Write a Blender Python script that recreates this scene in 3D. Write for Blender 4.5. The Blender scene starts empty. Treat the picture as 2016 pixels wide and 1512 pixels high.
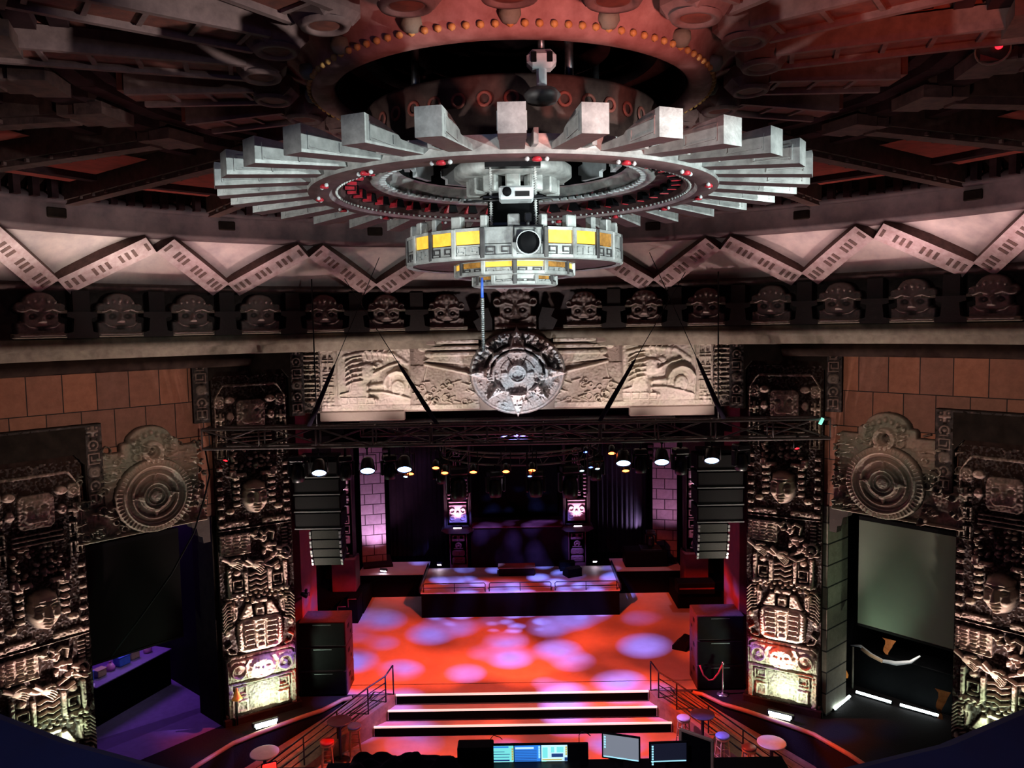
import bpy, math, random
import numpy as np
from mathutils import Matrix, Vector, Euler
PI = math.pi
R = math.radians
rnd = random.Random(7)
COL = bpy.context.scene.collection
SC = bpy.context.scene

# ------------------------------------------------------------------ materials
MATS = {}
def _nt(name):
    m = bpy.data.materials.new(name); m.use_nodes = True
    nt = m.node_tree
    b = nt.nodes['Principled BSDF']
    return m, nt, b
def N(nt, kind, **kw):
    n = nt.nodes.new(kind)
    for k, v in kw.items():
        if k in n.inputs: n.inputs[k].default_value = v
        else: setattr(n, k, v)
    return n
def L(nt, a, ao, b, bi): nt.links.new(a.outputs[ao], b.inputs[bi])
def rgba(c): return (c[0], c[1], c[2], 1)
def ramp(nt, stops):
    r = nt.nodes.new('ShaderNodeValToRGB')
    e = r.color_ramp.elements
    e[0].position = stops[0][0]; e[0].color = rgba(stops[0][1])
    e[1].position = stops[-1][0]; e[1].color = rgba(stops[-1][1])
    for p, c in stops[1:-1]:
        k = e.new(p); k.color = rgba(c)
    return r
def bump(nt, b, src, out, strength, dist=0.02):
    bp = N(nt, 'ShaderNodeBump', Strength=strength, Distance=dist)
    L(nt, src, out, bp, 'Height'); L(nt, bp, 'Normal', b, 'Normal')
def mat(name, c1, c2=None, rough=.6, metal=0., scale=6., bmp=.0, detail=5., emit=None, es=0., coat=0.):
    """plain painted / cast surface with noise variation in colour and bump"""
    m, nt, b = _nt(name)
    c2 = c2 or tuple(x*.6 for x in c1)
    tc = N(nt, 'ShaderNodeTexCoord')
    nz = N(nt, 'ShaderNodeTexNoise', Scale=scale, Detail=detail, Roughness=.6)
    L(nt, tc, 'Object', nz, 'Vector')
    rp = ramp(nt, [(.3, c2), (.7, c1)])
    L(nt, nz, 'Fac', rp, 'Fac'); L(nt, rp, 'Color', b, 'Base Color')
    b.inputs['Roughness'].default_value = rough
    b.inputs['Metallic'].default_value = metal
    if max(c1) < .09: b.inputs['Specular IOR Level'].default_value = .5 if metal else .06
    if bmp: bump(nt, b, nz, 'Fac', bmp)
    if emit:
        b.inputs['Emission Color'].default_value = rgba(emit)
        b.inputs['Emission Strength'].default_value = es
    MATS[name] = m
    return m
def relief_mat(name, low, high, alt, rough=.75, scale=9.):
    """carved stone: dark paint and painted-in crevice shade in the hollows, pale worn paint on the raised parts"""
    m, nt, b = _nt(name)
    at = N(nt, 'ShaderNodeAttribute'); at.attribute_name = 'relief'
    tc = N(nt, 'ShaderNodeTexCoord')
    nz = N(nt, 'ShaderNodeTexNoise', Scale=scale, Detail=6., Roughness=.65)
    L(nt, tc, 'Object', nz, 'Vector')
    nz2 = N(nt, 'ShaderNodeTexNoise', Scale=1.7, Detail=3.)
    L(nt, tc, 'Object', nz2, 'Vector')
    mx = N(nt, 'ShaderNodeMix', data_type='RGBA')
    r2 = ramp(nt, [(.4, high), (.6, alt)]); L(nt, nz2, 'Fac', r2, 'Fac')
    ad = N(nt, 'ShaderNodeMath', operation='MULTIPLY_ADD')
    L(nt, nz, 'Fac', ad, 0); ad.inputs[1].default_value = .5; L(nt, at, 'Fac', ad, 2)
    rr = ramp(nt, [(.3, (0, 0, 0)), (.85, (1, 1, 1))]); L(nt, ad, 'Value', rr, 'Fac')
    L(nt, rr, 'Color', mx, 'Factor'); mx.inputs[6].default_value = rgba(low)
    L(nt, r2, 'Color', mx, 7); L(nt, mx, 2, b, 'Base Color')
    b.inputs['Roughness'].default_value = rough
    bump(nt, b, nz, 'Fac', .35, .02)
    MATS[name] = m
    return m
def brick_mat(name, c1, c2, mortar, bw, bh, ms=.012, axes='xz', rough=.8, bmp=.5, off=.5, phase=(0, 0)):
    m, nt, b = _nt(name)
    tc = N(nt, 'ShaderNodeTexCoord'); sp = N(nt, 'ShaderNodeSeparateXYZ'); cb = N(nt, 'ShaderNodeCombineXYZ')
    L(nt, tc, 'Object', sp, 0)
    for k, a in enumerate(axes):
        ad = N(nt, 'ShaderNodeMath', operation='ADD'); ad.inputs[1].default_value = phase[k]
        L(nt, sp, {'x': 0, 'y': 1, 'z': 2}[a], ad, 0); L(nt, ad, 0, cb, k)
    br = N(nt, 'ShaderNodeTexBrick', Scale=1.)
    br.offset = off
    br.inputs['Color1'].default_value = rgba(c1); br.inputs['Color2'].default_value = rgba(c2)
    br.inputs['Mortar'].default_value = rgba(mortar)
    br.inputs['Mortar Size'].default_value = ms; br.inputs['Mortar Smooth'].default_value = .2
    br.inputs['Brick Width'].default_value = bw; br.inputs['Row Height'].default_value = bh
    L(nt, cb, 0, br, 'Vector')
    nz = N(nt, 'ShaderNodeTexNoise', Scale=5., Detail=6., Roughness=.7); L(nt, tc, 'Object', nz, 'Vector')
    mx = N(nt, 'ShaderNodeMix', data_type='RGBA', blend_type='MULTIPLY'); mx.inputs[0].default_value = .6
    rp = ramp(nt, [(.3, (.45, .42, .4)), (.7, (1, 1, 1))]); L(nt, nz, 'Fac', rp, 'Fac')
    L(nt, br, 'Color', mx, 6); L(nt, rp, 'Color', mx, 7); L(nt, mx, 2, b, 'Base Color')
    b.inputs['Roughness'].default_value = rough
    iv = N(nt, 'ShaderNodeMath', operation='MULTIPLY_ADD'); iv.inputs[1].default_value = -1.
    L(nt, br, 'Fac', iv, 0); L(nt, nz, 'Fac', iv, 2)
    bump(nt, b, iv, 0, bmp, .03)
    MATS[name] = m
    return m
def emis(name, c, s):
    m, nt, b = _nt(name)
    b.inputs['Base Color'].default_value = rgba(c)
    b.inputs['Emission Color'].default_value = rgba(c); b.inputs['Emission Strength'].default_value = s
    MATS[name] = m
    return m

# ------------------------------------------------------------------ mesh builder
class MB:
    def __init__(s): s.v = []; s.f = []; s.sm = []
    def add(s, vs, fs, M=None, smooth=False):
        o = len(s.v)
        if M is not None: vs = [tuple(M @ Vector(p)) for p in vs]
        s.v += [tuple(p) for p in vs]; s.f += [tuple(i+o for i in f) for f in fs]
        s.sm += [smooth]*len(fs)
        return s
    def box(s, c, d, rz=0., M=None, bev=0.):
        x, y, z = d[0]/2, d[1]/2, d[2]/2
        if bev and min(x, y, z) > bev*1.01:
            vs = []; idx = {}
            for sx in (-1, 1):
                for sy in (-1, 1):
                    for sz in (-1, 1):
                        for ax in range(3):
                            p = [sx*(x-bev), sy*(y-bev), sz*(z-bev)]
                            p[ax] = (sx*x, sy*y, sz*z)[ax]
                            idx[(sx, sy, sz, ax)] = len(vs); vs.append(p)
            fs = []
            for ax in range(3):
                a, b2 = [k for k in range(3) if k != ax]
                for sg in (-1, 1):
                    q = []
                    for ua, ub in ((-1, -1), (1, -1), (1, 1), (-1, 1)):
                        k = [0, 0, 0]; k[ax] = sg; k[a] = ua; k[b2] = ub
                        q.append(idx[(k[0], k[1], k[2], ax)])
                    fs.append(q)
            for ax in range(3):
                a, b2 = [k for k in range(3) if k != ax]
                for ua in (-1, 1):
                    for ub in (-1, 1):
                        q = []
                        for t, axx in ((-1, a), (1, a), (1, b2), (-1, b2)):
                            k = [0, 0, 0]; k[ax] = t; k[a] = ua; k[b2] = ub
                            q.append(idx[(k[0], k[1], k[2], axx)])
                        fs.append(q)
            for sx in (-1, 1):
                for sy in (-1, 1):
                    for sz in (-1, 1): fs.append([idx[(sx, sy, sz, k)] for k in range(3)])
        else:
            vs = [(-x, -y, -z), (x, -y, -z), (x, y, -z), (-x, y, -z), (-x, -y, z), (x, -y, z), (x, y, z), (-x, y, z)]
            fs = [(3, 2, 1, 0), (4, 5, 6, 7), (0, 1, 5, 4), (1, 2, 6, 5), (2, 3, 7, 6), (3, 0, 4, 7)]
        T = Matrix.Translation(c) @ Matrix.Rotation(rz, 4, 'Z')
        if M is not None: T = M @ T
        return s.add(vs, fs, T)
    def bar(s, a, b, w, h=None, up=(0, 0, 1)):
        """rectangular bar from a to b"""
        a, b = Vector(a), Vector(b); h = h or w
        d = b-a; l = d.length
        if l < 1e-6: return s
        y = d.normalized(); u = Vector(up)
        if abs(y.dot(u)) > .99: u = Vector((1, 0, 0))
        x = y.cross(u).normalized(); z = x.cross(y)
        M = Matrix(((x.x, y.x, z.x, (a.x+b.x)/2), (x.y, y.y, z.y, (a.y+b.y)/2), (x.z, y.z, z.z, (a.z+b.z)/2), (0, 0, 0, 1)))
        return s.box((0, 0, 0), (w, l, h), 0, M)
    def tube(s, pts, r, n=8, closed=False, cap=True):
        pts = [Vector(p) for p in pts]; m = len(pts)
        rs = r if isinstance(r, (list, tuple)) else [r]*m
        vs = []; fs = []; pu = None
        for i, p in enumerate(pts):
            if closed: d = pts[(i+1) % m]-pts[i-1]
            else: d = pts[min(i+1, m-1)]-pts[max(i-1, 0)]
            d.normalize()
            if pu is None:
                u = Vector((0, 0, 1)) if abs(d.z) < .9 else Vector((1, 0, 0))
            else: u = pu
            x = d.cross(u).normalized(); z = x.cross(d).normalized(); pu = z
            for k in range(n):
                a = 2*PI*k/n
                vs.append(p+x*(math.cos(a)*rs[i])+z*(math.sin(a)*rs[i]))
        for i in range(m if closed else m-1):
            j = (i+1) % m
            for k in range(n):
                k2 = (k+1) % n
                fs.append((i*n+k, i*n+k2, j*n+k2, j*n+k))
        s.add(vs, fs, smooth=True)
        if cap and not closed:
            o = len(s.v)-len(vs)
            s.f += [tuple(o+k for k in range(n))[::-1], tuple(o+(m-1)*n+k for k in range(n))]; s.sm += [False, False]
        return s
    def lathe(s, prof, n=32, c=(0, 0, 0), M=None, a0=0., a1=2*PI, smooth=True):
        """profile [(r, z)] turned about the vertical axis through c"""
        full = abs(a1-a0-2*PI) < 1e-6
        k = n if full else n+1; vs = []; fs = []; m = len(prof)
        for i in range(k):
            a = a0+(a1-a0)*i/n
            for r, z in prof: vs.append((c[0]+r*math.cos(a), c[1]+r*math.sin(a), c[2]+z))
        for i in range(n):
            j = (i+1) % k
            for q in range(m-1): fs.append((i*m+q, j*m+q, j*m+q+1, i*m+q+1))
        return s.add(vs, fs, M, smooth)
    def prism(s, poly, t0, t1, M=None):
        """polygon [(u, v)] in the local XZ plane, pushed from y=t0 to y=t1"""
        n = len(poly)
        vs = [(u, t0, v) for u, v in poly]+[(u, t1, v) for u, v in poly]
        fs = [tuple(range(n)), tuple(range(2*n-1, n-1, -1))]
        for i in range(n):
            j = (i+1) % n
            fs.append((j, i, n+i, n+j))
        return s.add(vs, fs, M)
    def build(s, name, m=None, parent=None, loc=None, rz=None, rot=None):
        me = bpy.data.meshes.new(name)
        me.from_pydata(s.v, [], s.f)
        me.polygons.foreach_set('use_smooth', s.sm)
        me.update()
        return link(name, me, m, parent, loc, rz, rot)
def link(name, me, m=None, parent=None, loc=None, rz=None, rot=None):
    o = bpy.data.objects.new(name, me)
    if m is not None and not me.materials: me.materials.append(MATS[m] if isinstance(m, str) else m)
    COL.objects.link(o)
    if parent is not None: o.parent = parent
    if loc is not None: o.location = loc
    if rz is not None: o.rotation_euler = (0, 0, rz)
    if rot is not None: o.rotation_euler = rot
    return o
def tag(o, label, cat, group=None, kind=None):
    o['label'] = label; o['category'] = cat
    if group: o['group'] = group
    if kind: o['kind'] = kind
    return o
def thing(name, label, cat, loc=(0, 0, 0), rz=0., group=None):
    o = bpy.data.objects.new(name, None); COL.objects.link(o)
    o.empty_display_size = .1; o.location = loc; o.rotation_euler = (0, 0, rz)
    return tag(o, label, cat, group)
def struct(name, mb, m):
    o = mb.build(name, m); o['kind'] = 'structure'; return o
def dup(o, label=None, loc=None, rz=None, parent=None, group=None, cat=None):
    """copy of a thing with copies of its parts and sub-parts"""
    c = o.copy(); COL.objects.link(c)
    if parent is not None: c.parent = parent
    for ch in list(o.children): dup(ch, parent=c)
    if label: c['label'] = label
    if group: c['group'] = group
    if cat: c['category'] = cat
    if loc is not None: c.location = loc
    if rz is not None: c.rotation_euler = (0, 0, rz)
    return c

# ------------------------------------------------------------------ carved relief as real height geometry
class HF:
    """height field over a rectangle, carved with rectangles, discs, rings and strokes"""
    def __init__(s, x0, x1, z0, z1, res):
        s.x0, s.x1, s.z0, s.z1, s.res = x0, x1, z0, z1, res
        s.nx = int(round((x1-x0)/res))+1; s.nz = int(round((z1-z0)/res))+1
        s.x = np.linspace(x0, x1, s.nx); s.z = np.linspace(z0, z1, s.nz)
        s.h = np.zeros((s.nz, s.nx)); s.alive = np.ones((s.nz, s.nx), bool)
    def _w(s, bb, pad):
        i0 = max(0, int((bb[0]-pad-s.x0)/s.res)); i1 = min(s.nx, int((bb[1]+pad-s.x0)/s.res)+2)
        j0 = max(0, int((bb[2]-pad-s.z0)/s.res)); j1 = min(s.nz, int((bb[3]+pad-s.z0)/s.res)+2)
        if i1 <= i0 or j1 <= j0: return None
        X, Z = np.meshgrid(s.x[i0:i1], s.z[j0:j1])
        return slice(j0, j1), slice(i0, i1), X, Z
    def put(s, w, d, h, bev, mode, shape=None):
        a = np.clip(-d/bev, 0, 1); a = a*a*(3-2*a)
        if shape is not None: a = a*shape
        sl = (w[0], w[1]); H = s.h[sl]
        if mode == 'max': s.h[sl] = np.where(d < 0, np.maximum(H, h*a), H)
        elif mode == 'add': s.h[sl] = H+h*a
        elif mode == 'sub': s.h[sl] = H-h*a
        elif mode == 'set': s.h[sl] = H*(1-a)+h*a
    def rect(s, cx, cz, w, h, ht, mode='add', bev=.02, r=.0, rot=0.):
        m = math.hypot(w, h)/2
        W = s._w((cx-m, cx+m, cz-m, cz+m), 0)
        if W is None: return s
        X, Z = W[2]-cx, W[3]-cz
        if rot:
            c, sn = math.cos(rot), math.sin(rot); X, Z = X*c+Z*sn, -X*sn+Z*c
        qx = np.abs(X)-w/2+r; qz = np.abs(Z)-h/2+r
        d = np.minimum(np.maximum(qx, qz), 0)+np.hypot(np.maximum(qx, 0), np.maximum(qz, 0))-r
        s.put(W, d, ht, bev, mode); return s
    def ell(s, cx, cz, rx, rz, ht, mode='add', bev=.03, dome=0., rot=0.):
        m = max(rx, rz)
        W = s._w((cx-m, cx+m, cz-m, cz+m), 0)
        if W is None: return s
        X, Z = W[2]-cx, W[3]-cz
        if rot:
            c, sn = math.cos(rot), math.sin(rot); X, Z = X*c+Z*sn, -X*sn+Z*c
        q = np.hypot(X/rx, Z/rz); d = (q-1)*min(rx, rz)
        sh = None
        if dome: sh = (1-dome)+dome*np.sqrt(np.clip(1-q*q, 0, 1))
        s.put(W, d, ht, bev, mode, sh); return s
    def ring(s, cx, cz, r, w, ht, mode='add', bev=.02, a0=None, a1=None, k=1.):
        W = s._w((cx-r-w, cx+r+w, cz-(r+w)*k, cz+(r+w)*k), 0)
        if W is None: return s
        X, Z = W[2]-cx, (W[3]-cz)/k
        d = np.abs(np.hypot(X, Z)-r)-w/2
        if a0 is not None:
            A = np.mod(np.arctan2(Z, X)-a0, 2*PI)
            d = np.where(A <= a1-a0, d, 1.)
        s.put(W, d, ht, bev, mode); return s
    def line(s, pts, w, ht, mode='max', bev=None, base=0.):
        bev = bev or w*.4
        xs = [p[0] for p in pts]; zs = [p[1] for p in pts]
        W = s._w((min(xs), max(xs), min(zs), max(zs)), w)
        if W is None: return s
        X, Z = W[2], W[3]; d = np.full(X.shape, 9.)
        for (ax, az), (bx, bz) in zip(pts[:-1], pts[1:]):
            vx, vz = bx-ax, bz-az; q = vx*vx+vz*vz+1e-12
            t = np.clip(((X-ax)*vx+(Z-az)*vz)/q, 0, 1)
            d = np.minimum(d, np.hypot(X-ax-t*vx, Z-az-t*vz))
        d = d-w/2
        if mode == 'over':
            a = np.clip(-d/bev, 0, 1); a = a*a*(3-2*a); H = s.h[W[0], W[1]]
            s.h[W[0], W[1]] = H+ht*a
        else: s.put(W, d, ht, bev, mode)
        return s
    def poly(s, pts, ht, mode='add', bev=.02):
        """convex polygon, anticlockwise"""
        xs = [p[0] for p in pts]; zs = [p[1] for p in pts]
        W = s._w((min(xs), max(xs), min(zs), max(zs)), 0)
        if W is None: return s
        d = np.full(W[2].shape, -9.)
        for (ax, az), (bx, bz) in zip(pts, list(pts[1:])+[pts[0]]):
            l = math.hypot(bx-ax, bz-az)
            d = np.maximum(d, ((W[2]-ax)*(bz-az)-(W[3]-az)*(bx-ax))/l)
        s.put(W, d, ht, bev, mode); return s
    def spiral(s, cx, cz, w, h, lw, ht, flip=1, turns=5, mode='over'):
        """square fret"""
        x, z = w/2, h/2; P = [(-x*flip, -z)]; st = lw*1.9
        seq = [(x, -z), (x, z), (-x, z), (-x, -z+st), (x-st, -z+st), (x-st, z-st), (-x+st, z-st)]
        for px, pz in seq[:turns+1]:
            P.append((px*flip, pz))
        s.line([(cx+a, cz+b) for a, b in P], lw, ht, mode); return s
    def rough(s, seed, amp, k=3):
        g = np.random.RandomState(seed).rand(s.nz, s.nx)
        for _ in range(k):
            g = (g+np.roll(g, 1, 0)+np.roll(g, -1, 0)+np.roll(g, 1, 1)+np.roll(g, -1, 1))/5
        g = (g-g.mean())/g.std()
        s.h += amp*g; return s
    def cutbelow(s, thr, back):
        """everything lower than thr falls back to the wall behind and is removed"""
        low = s.h < thr
        s.h = np.where(low, -back, s.h)
        b = low.copy()
        b[1:] &= low[:-1]; b[:-1] &= low[1:]; b[:, 1:] &= low[:, :-1]; b[:, :-1] &= low[:, 1:]
        s.alive = ~b; return s
    def mesh(s, name, m, parent=None, y0=0., fn=None, hmax=None, **kw):
        X, Z = np.meshgrid(s.x, s.z); H = s.h
        if fn: P = fn(X, Z, H)
        else: P = np.stack([X, -(y0+H), Z], -1)
        co = P.reshape(-1, 3)
        I = np.arange(s.nx*s.nz).reshape(s.nz, s.nx)
        Q = np.stack([I[:-1, :-1], I[:-1, 1:], I[1:, 1:], I[1:, :-1]], -1).reshape(-1, 4)
        ok = s.alive.reshape(-1)[Q].all(1); Q = Q[ok]
        used = np.zeros(len(co), bool); used[Q.reshape(-1)] = True
        re = np.cumsum(used)-1; Q = re[Q]; co = co[used]; hv = H.reshape(-1)[used]
        me = bpy.data.meshes.new(name)
        me.vertices.add(len(co)); me.vertices.foreach_set('co', co.astype(np.float32).reshape(-1))
        me.loops.add(Q.size); me.loops.foreach_set('vertex_index', Q.astype(np.int32).reshape(-1))
        me.polygons.add(len(Q)); me.polygons.foreach_set('loop_start', np.arange(0, Q.size, 4, dtype=np.int32))
        try: me.polygons.foreach_set('loop_total', np.full(len(Q), 4, dtype=np.int32))
        except Exception: pass
        me.polygons.foreach_set('use_smooth', np.ones(len(Q), bool))
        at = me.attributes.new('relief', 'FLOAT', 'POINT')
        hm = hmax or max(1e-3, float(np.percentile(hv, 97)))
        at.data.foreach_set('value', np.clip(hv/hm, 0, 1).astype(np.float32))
        me.update(calc_edges=True); me.validate()
        return link(name, me, m, parent, **kw)
def glyph(hf, cx, cz, w, h, ht, seed):
    """one carved sign in a cell"""
    g = random.Random(seed); k = g.randrange(8); fl = 1 if cx <= 0 else -1
    lw = min(w, h)*.13
    if k == 0: hf.spiral(cx, cz, w*.8, h*.8, lw, ht, fl)
    elif k == 1:
        hf.rect(cx, cz, w*.9, h*.9, ht*.5, r=min(w, h)*.3); hf.ring(cx, cz, min(w, h)*.27, lw, ht*.6); hf.ell(cx, cz, lw*.8, lw*.8, ht*.6)
    elif k == 2:
        n = max(2, int(h/(lw*2.2)))
        for i in range(n): hf.rect(cx, cz-h*.4+(i+.5)*h*.8/n, w*.85, h*.5/n, ht, r=lw*.3)
    elif k == 3:
        hf.rect(cx, cz, w*.9, h*.9, ht*.6, r=lw)
        for sx in (-1, 1): hf.ell(cx+sx*w*.2, cz+h*.15, w*.11, h*.12, ht*.5, 'sub')
        hf.rect(cx, cz-h*.22, w*.5, h*.12, ht*.5, 'sub')
    elif k == 4:
        hf.rect(cx, cz, w*.28, h*.9, ht); hf.rect(cx, cz, w*.9, h*.28, ht*.8)
        for sx in (-1, 1):
            for sz in (-1, 1): hf.ell(cx+sx*w*.3, cz+sz*h*.3, w*.13, h*.13, ht*.8, dome=.5)
    elif k == 5:
        n = max(3, int(w/(lw*2.)))
        for i in range(n): hf.rect(cx-w*.42+(i+.5)*w*.84/n, cz, w*.5/n, h*.85, ht, r=lw*.4)
        hf.rect(cx, cz-h*.35, w*.9, h*.15, ht*.7)
    elif k == 6:
        hf.ring(cx, cz, min(w, h)*.36, lw*1.3, ht, a0=R(-60), a1=R(230)); hf.ell(cx, cz, min(w, h)*.17, min(w, h)*.17, ht, dome=.5)
        hf.rect(cx, cz-h*.42, w*.7, h*.12, ht)
    else:
        for sx in (-1, 1): hf.spiral(cx+sx*w*.24, cz, w*.36, h*.8, lw*.8, ht, sx, 4)
def face(hf, cx, cz, s, ht):
    """calm human mask: brow, lidded eyes, broad nose, full lips, round chin"""
    hf.ell(cx, cz, .36*s, .5*s, ht, 'max', bev=.10*s, dome=.55)
    hf.rect(cx, cz+.30*s, .62*s, .16*s, ht*.25, 'add', bev=.05*s, r=.06*s)
    for q in (-1, 1):
        hf.ell(cx+q*.155*s, cz+.09*s, .115*s, .085*s, ht*.42, 'sub', bev=.07*s)
        hf.ell(cx+q*.155*s, cz+.075*s, .085*s, .038*s, ht*.30, 'add', bev=.03*s, dome=.5)
        hf.ell(cx+q*.2*s, cz-.12*s, .11*s, .10*s, ht*.22, 'add', bev=.08*s)
        hf.line([(cx+q*.05*s, cz+.18*s), (cx+q*.17*s, cz+.215*s), (cx+q*.28*s, cz+.17*s)], .05*s, ht*.2, 'over')
    hf.poly([(cx-.1*s, cz-.13*s), (cx+.1*s, cz-.13*s), (cx+.035*s, cz+.2*s), (cx-.035*s, cz+.2*s)], ht*.55, bev=.05*s)
    hf.ell(cx, cz-.12*s, .1*s, .055*s, ht*.3, bev=.04*s)
    hf.ell(cx, cz-.215*s, .14*s, .035*s, ht*.35, bev=.03*s); hf.ell(cx, cz-.285*s, .12*s, .04*s, ht*.35, bev=.03*s)
    hf.rect(cx, cz-.25*s, .24*s, .016*s, ht*.3, 'sub', bev=.012*s)
    hf.ell(cx, cz-.39*s, .12*s, .085*s, ht*.3, bev=.07*s)
def copy_hf(o, name, parent): return link(name, o.data, None, parent)
# ------------------------------------------------------------------ palette
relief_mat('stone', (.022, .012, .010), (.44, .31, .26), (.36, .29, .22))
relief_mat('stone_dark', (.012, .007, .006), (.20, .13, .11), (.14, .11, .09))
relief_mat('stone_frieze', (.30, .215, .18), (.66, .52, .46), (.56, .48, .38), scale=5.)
relief_mat('stone_sun', (.025, .018, .018), (.66, .52, .49), (.50, .52, .54), scale=14.)  # near-black low tone paints in the shade of the undercut arcs
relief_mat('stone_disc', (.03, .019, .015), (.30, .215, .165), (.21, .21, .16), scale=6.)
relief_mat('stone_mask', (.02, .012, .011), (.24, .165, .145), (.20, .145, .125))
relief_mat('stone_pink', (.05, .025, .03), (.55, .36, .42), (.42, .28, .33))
mat('ceil_dark', (.060, .024, .026), (.020, .009, .011), .8, scale=3., bmp=.2)
mat('ceil_panel', (.13, .030, .020), (.035, .012, .012), .85, scale=2.2, bmp=.2)
mat('beam_wood', (.15, .070, .058), (.06, .026, .024), .7, scale=7., bmp=.3)
mat('beam_fancy', (.26, .062, .040), (.12, .03, .025), .7, scale=8., bmp=.3)
mat('beam_edge', (.26, .135, .125), (.15, .075, .07), .7, scale=8., bmp=.2)
mat('beam_cream', (.50, .36, .36), (.34, .20, .20), .7, scale=8., bmp=.2)
mat('ring_band', (.12, .066, .068), (.055, .028, .034), .65, scale=3., bmp=.25)
mat('dome_rim', (.50, .24, .22), (.28, .10, .09), .7, scale=5., bmp=.2)
mat('dome_in', (.05, .018, .018), (.02, .008, .01), .8, scale=4.)
mat('bead', (.75, .42, .13), (.6, .22, .06), .5)
mat('cove', (.60, .45, .42), (.40, .30, .30), .85, scale=2.6, bmp=.25, detail=8.)
mat('cornice', (.10, .058, .050), (.04, .022, .02), .8, scale=6., bmp=.4)
mat('ledge', (.19, .15, .11), (.10, .075, .052), .75, scale=5., bmp=.2)
mat('pier', (.030, .018, .014), (.014, .008, .007), .85, scale=5., bmp=.3)
mat('pier_dark', (.020, .015, .012), (.009, .007, .006), .85, scale=5., bmp=.3)
mat('plaster_grey', (.30, .27, .21), (.20, .18, .14), .85, scale=9., bmp=.4)
mat('black', (.006, .006, .007), (.003, .003, .004), .6, scale=9.)
mat('black_metal', (.022, .022, .025), (.012, .012, .014), .35, .6, scale=14.)
mat('steel', (.30, .30, .32), (.16, .16, .18), .35, .9, scale=20.)
mat('truss_metal', (.16, .13, .13), (.08, .065, .068), .5, .2, scale=16.)
mat('black_cloth', (.040, .028, .055), (.016, .012, .024), .9, scale=5., bmp=.4)
mat('dance_floor', (.42, .37, .40), (.34, .30, .33), .5, scale=3.)
mat('carpet_dark', (.020, .016, .017), (.012, .010, .011), .95, scale=40., bmp=.3)
mat('reveal_red', (.20, .035, .045), (.12, .02, .03), .7, scale=3.)
mat('drape', (.018, .010, .014), (.010, .006, .009), .95, scale=3.)
mat('drape_red', (.028, .010, .016), (.016, .006, .010), .9, scale=3.)
mat('stage_wood', (.62, .57, .58), (.54, .49, .50), .55, scale=3.)
mat('step_edge', (.95, .92, .88), (.85, .8, .78), .4, scale=10., emit=(1., .60, .52), es=1.1)  # emission paints the stage-light glare into the white nosing
mat('ramp_wood', (.30, .17, .10), (.18, .10, .06), .6, scale=8., bmp=.2)
mat('trim_wood', (.46, .23, .13), (.36, .17, .095), .55, scale=10.)
mat('skirt', (.003, .0015, .002), (.002, .001, .0015), .9, scale=6.)
mat('silver', (.55, .57, .56), (.20, .205, .205), .5, .35, scale=6., bmp=.35, detail=8.)
mat('ceil_red', (.42, .055, .035), (.22, .03, .02), .85, scale=4., bmp=.2)
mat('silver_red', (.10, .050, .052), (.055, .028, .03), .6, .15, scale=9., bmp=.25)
mat('silver_dark', (.10, .095, .095), (.05, .045, .048), .55, .4, scale=9.)
mat('drum_paint', (.085, .05, .042), (.035, .018, .017), .6, scale=6., bmp=.2)
mat('amber', (.85, .55, .08), (.60, .30, .03), .35, scale=14., emit=(1., .50, .04), es=.75)
mat('amber_dim', (.45, .22, .05), (.08, .04, .02), .4, scale=18., emit=(1., .45, .05), es=.15)
mat('jewel_red', (.55, .03, .05), (.35, .02, .03), .3, scale=20.)
mat('chrome', (.75, .8, .8), (.6, .65, .65), .2, .9)
mat('white_metal', (.60, .64, .66), (.45, .48, .50), .4, scale=10.)
mat('grille', (.015, .016, .016), (.009, .010, .010), .45, .3, scale=60.)
mat('cab_edge', (.42, .46, .45), (.32, .36, .35), .35, .5, scale=12.)
mat('cab_side', (.085, .050, .060), (.05, .03, .04), .5, scale=12.)
mat('blue_parapet', (.040, .052, .12), (.024, .030, .075), .7, scale=2.5, bmp=.15)
mat('blue_cloth', (.16, .20, .42), (.09, .11, .25), .8, scale=14., bmp=.4)
mat('array_grille', (.05, .056, .05), (.04, .045, .04), .6, scale=30.)
mat('screen_green', (.12, .15, .11), (.095, .12, .09), .6, scale=.8)
mat('screen_black', (.0035, .003, .003), (.0025, .002, .0022), .7, scale=.8)
mat('purple_floor', (.17, .12, .26), (.13, .09, .20), .7, scale=6.)
mat('orange_cloth', (.75, .28, .08), (.45, .13, .03), .8, scale=9., bmp=.4)
mat('white_cloth', (.75, .76, .78), (.6, .62, .66), .8, scale=9., bmp=.2)
mat('seat_red', (.65, .02, .015), (.45, .012, .01), .4, scale=8.)
mat('seat_blue', (.22, .28, .62), (.15, .2, .5), .4, scale=8.)
mat('seat_pale', (.60, .50, .55), (.5, .4, .45), .4, scale=8.)
mat('seat_brown', (.14, .05, .05), (.09, .03, .03), .4, scale=8.)
mat('stool_wood', (.50, .25, .10), (.36, .17, .06), .5, scale=9.)
mat('table_top', (.055, .06, .11), (.04, .045, .08), .3, scale=8.)
mat('table_pale', (.48, .46, .40), (.40, .38, .33), .4, scale=8.)
mat('tan_frame', (.62, .42, .26), (.5, .33, .2), .5, scale=8.)
mat('rope_red', (.45, .02, .04), (.3, .01, .03), .7, scale=20.)
mat('plastic_blue', (.06, .16, .70), (.04, .10, .5), .4, scale=6.)
mat('plastic_pink', (.70, .20, .65), (.55, .14, .5), .4, scale=6.)
mat('plastic_tan', (.50, .32, .20), (.4, .25, .15), .5, scale=6.)
mat('pale_pink', (.75, .50, .55), (.6, .4, .45), .6, scale=9.)
mat('cone_orange', (.80, .30, .06), (.6, .2, .04), .5, scale=6., emit=(1., .35, .05), es=.12)
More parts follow.
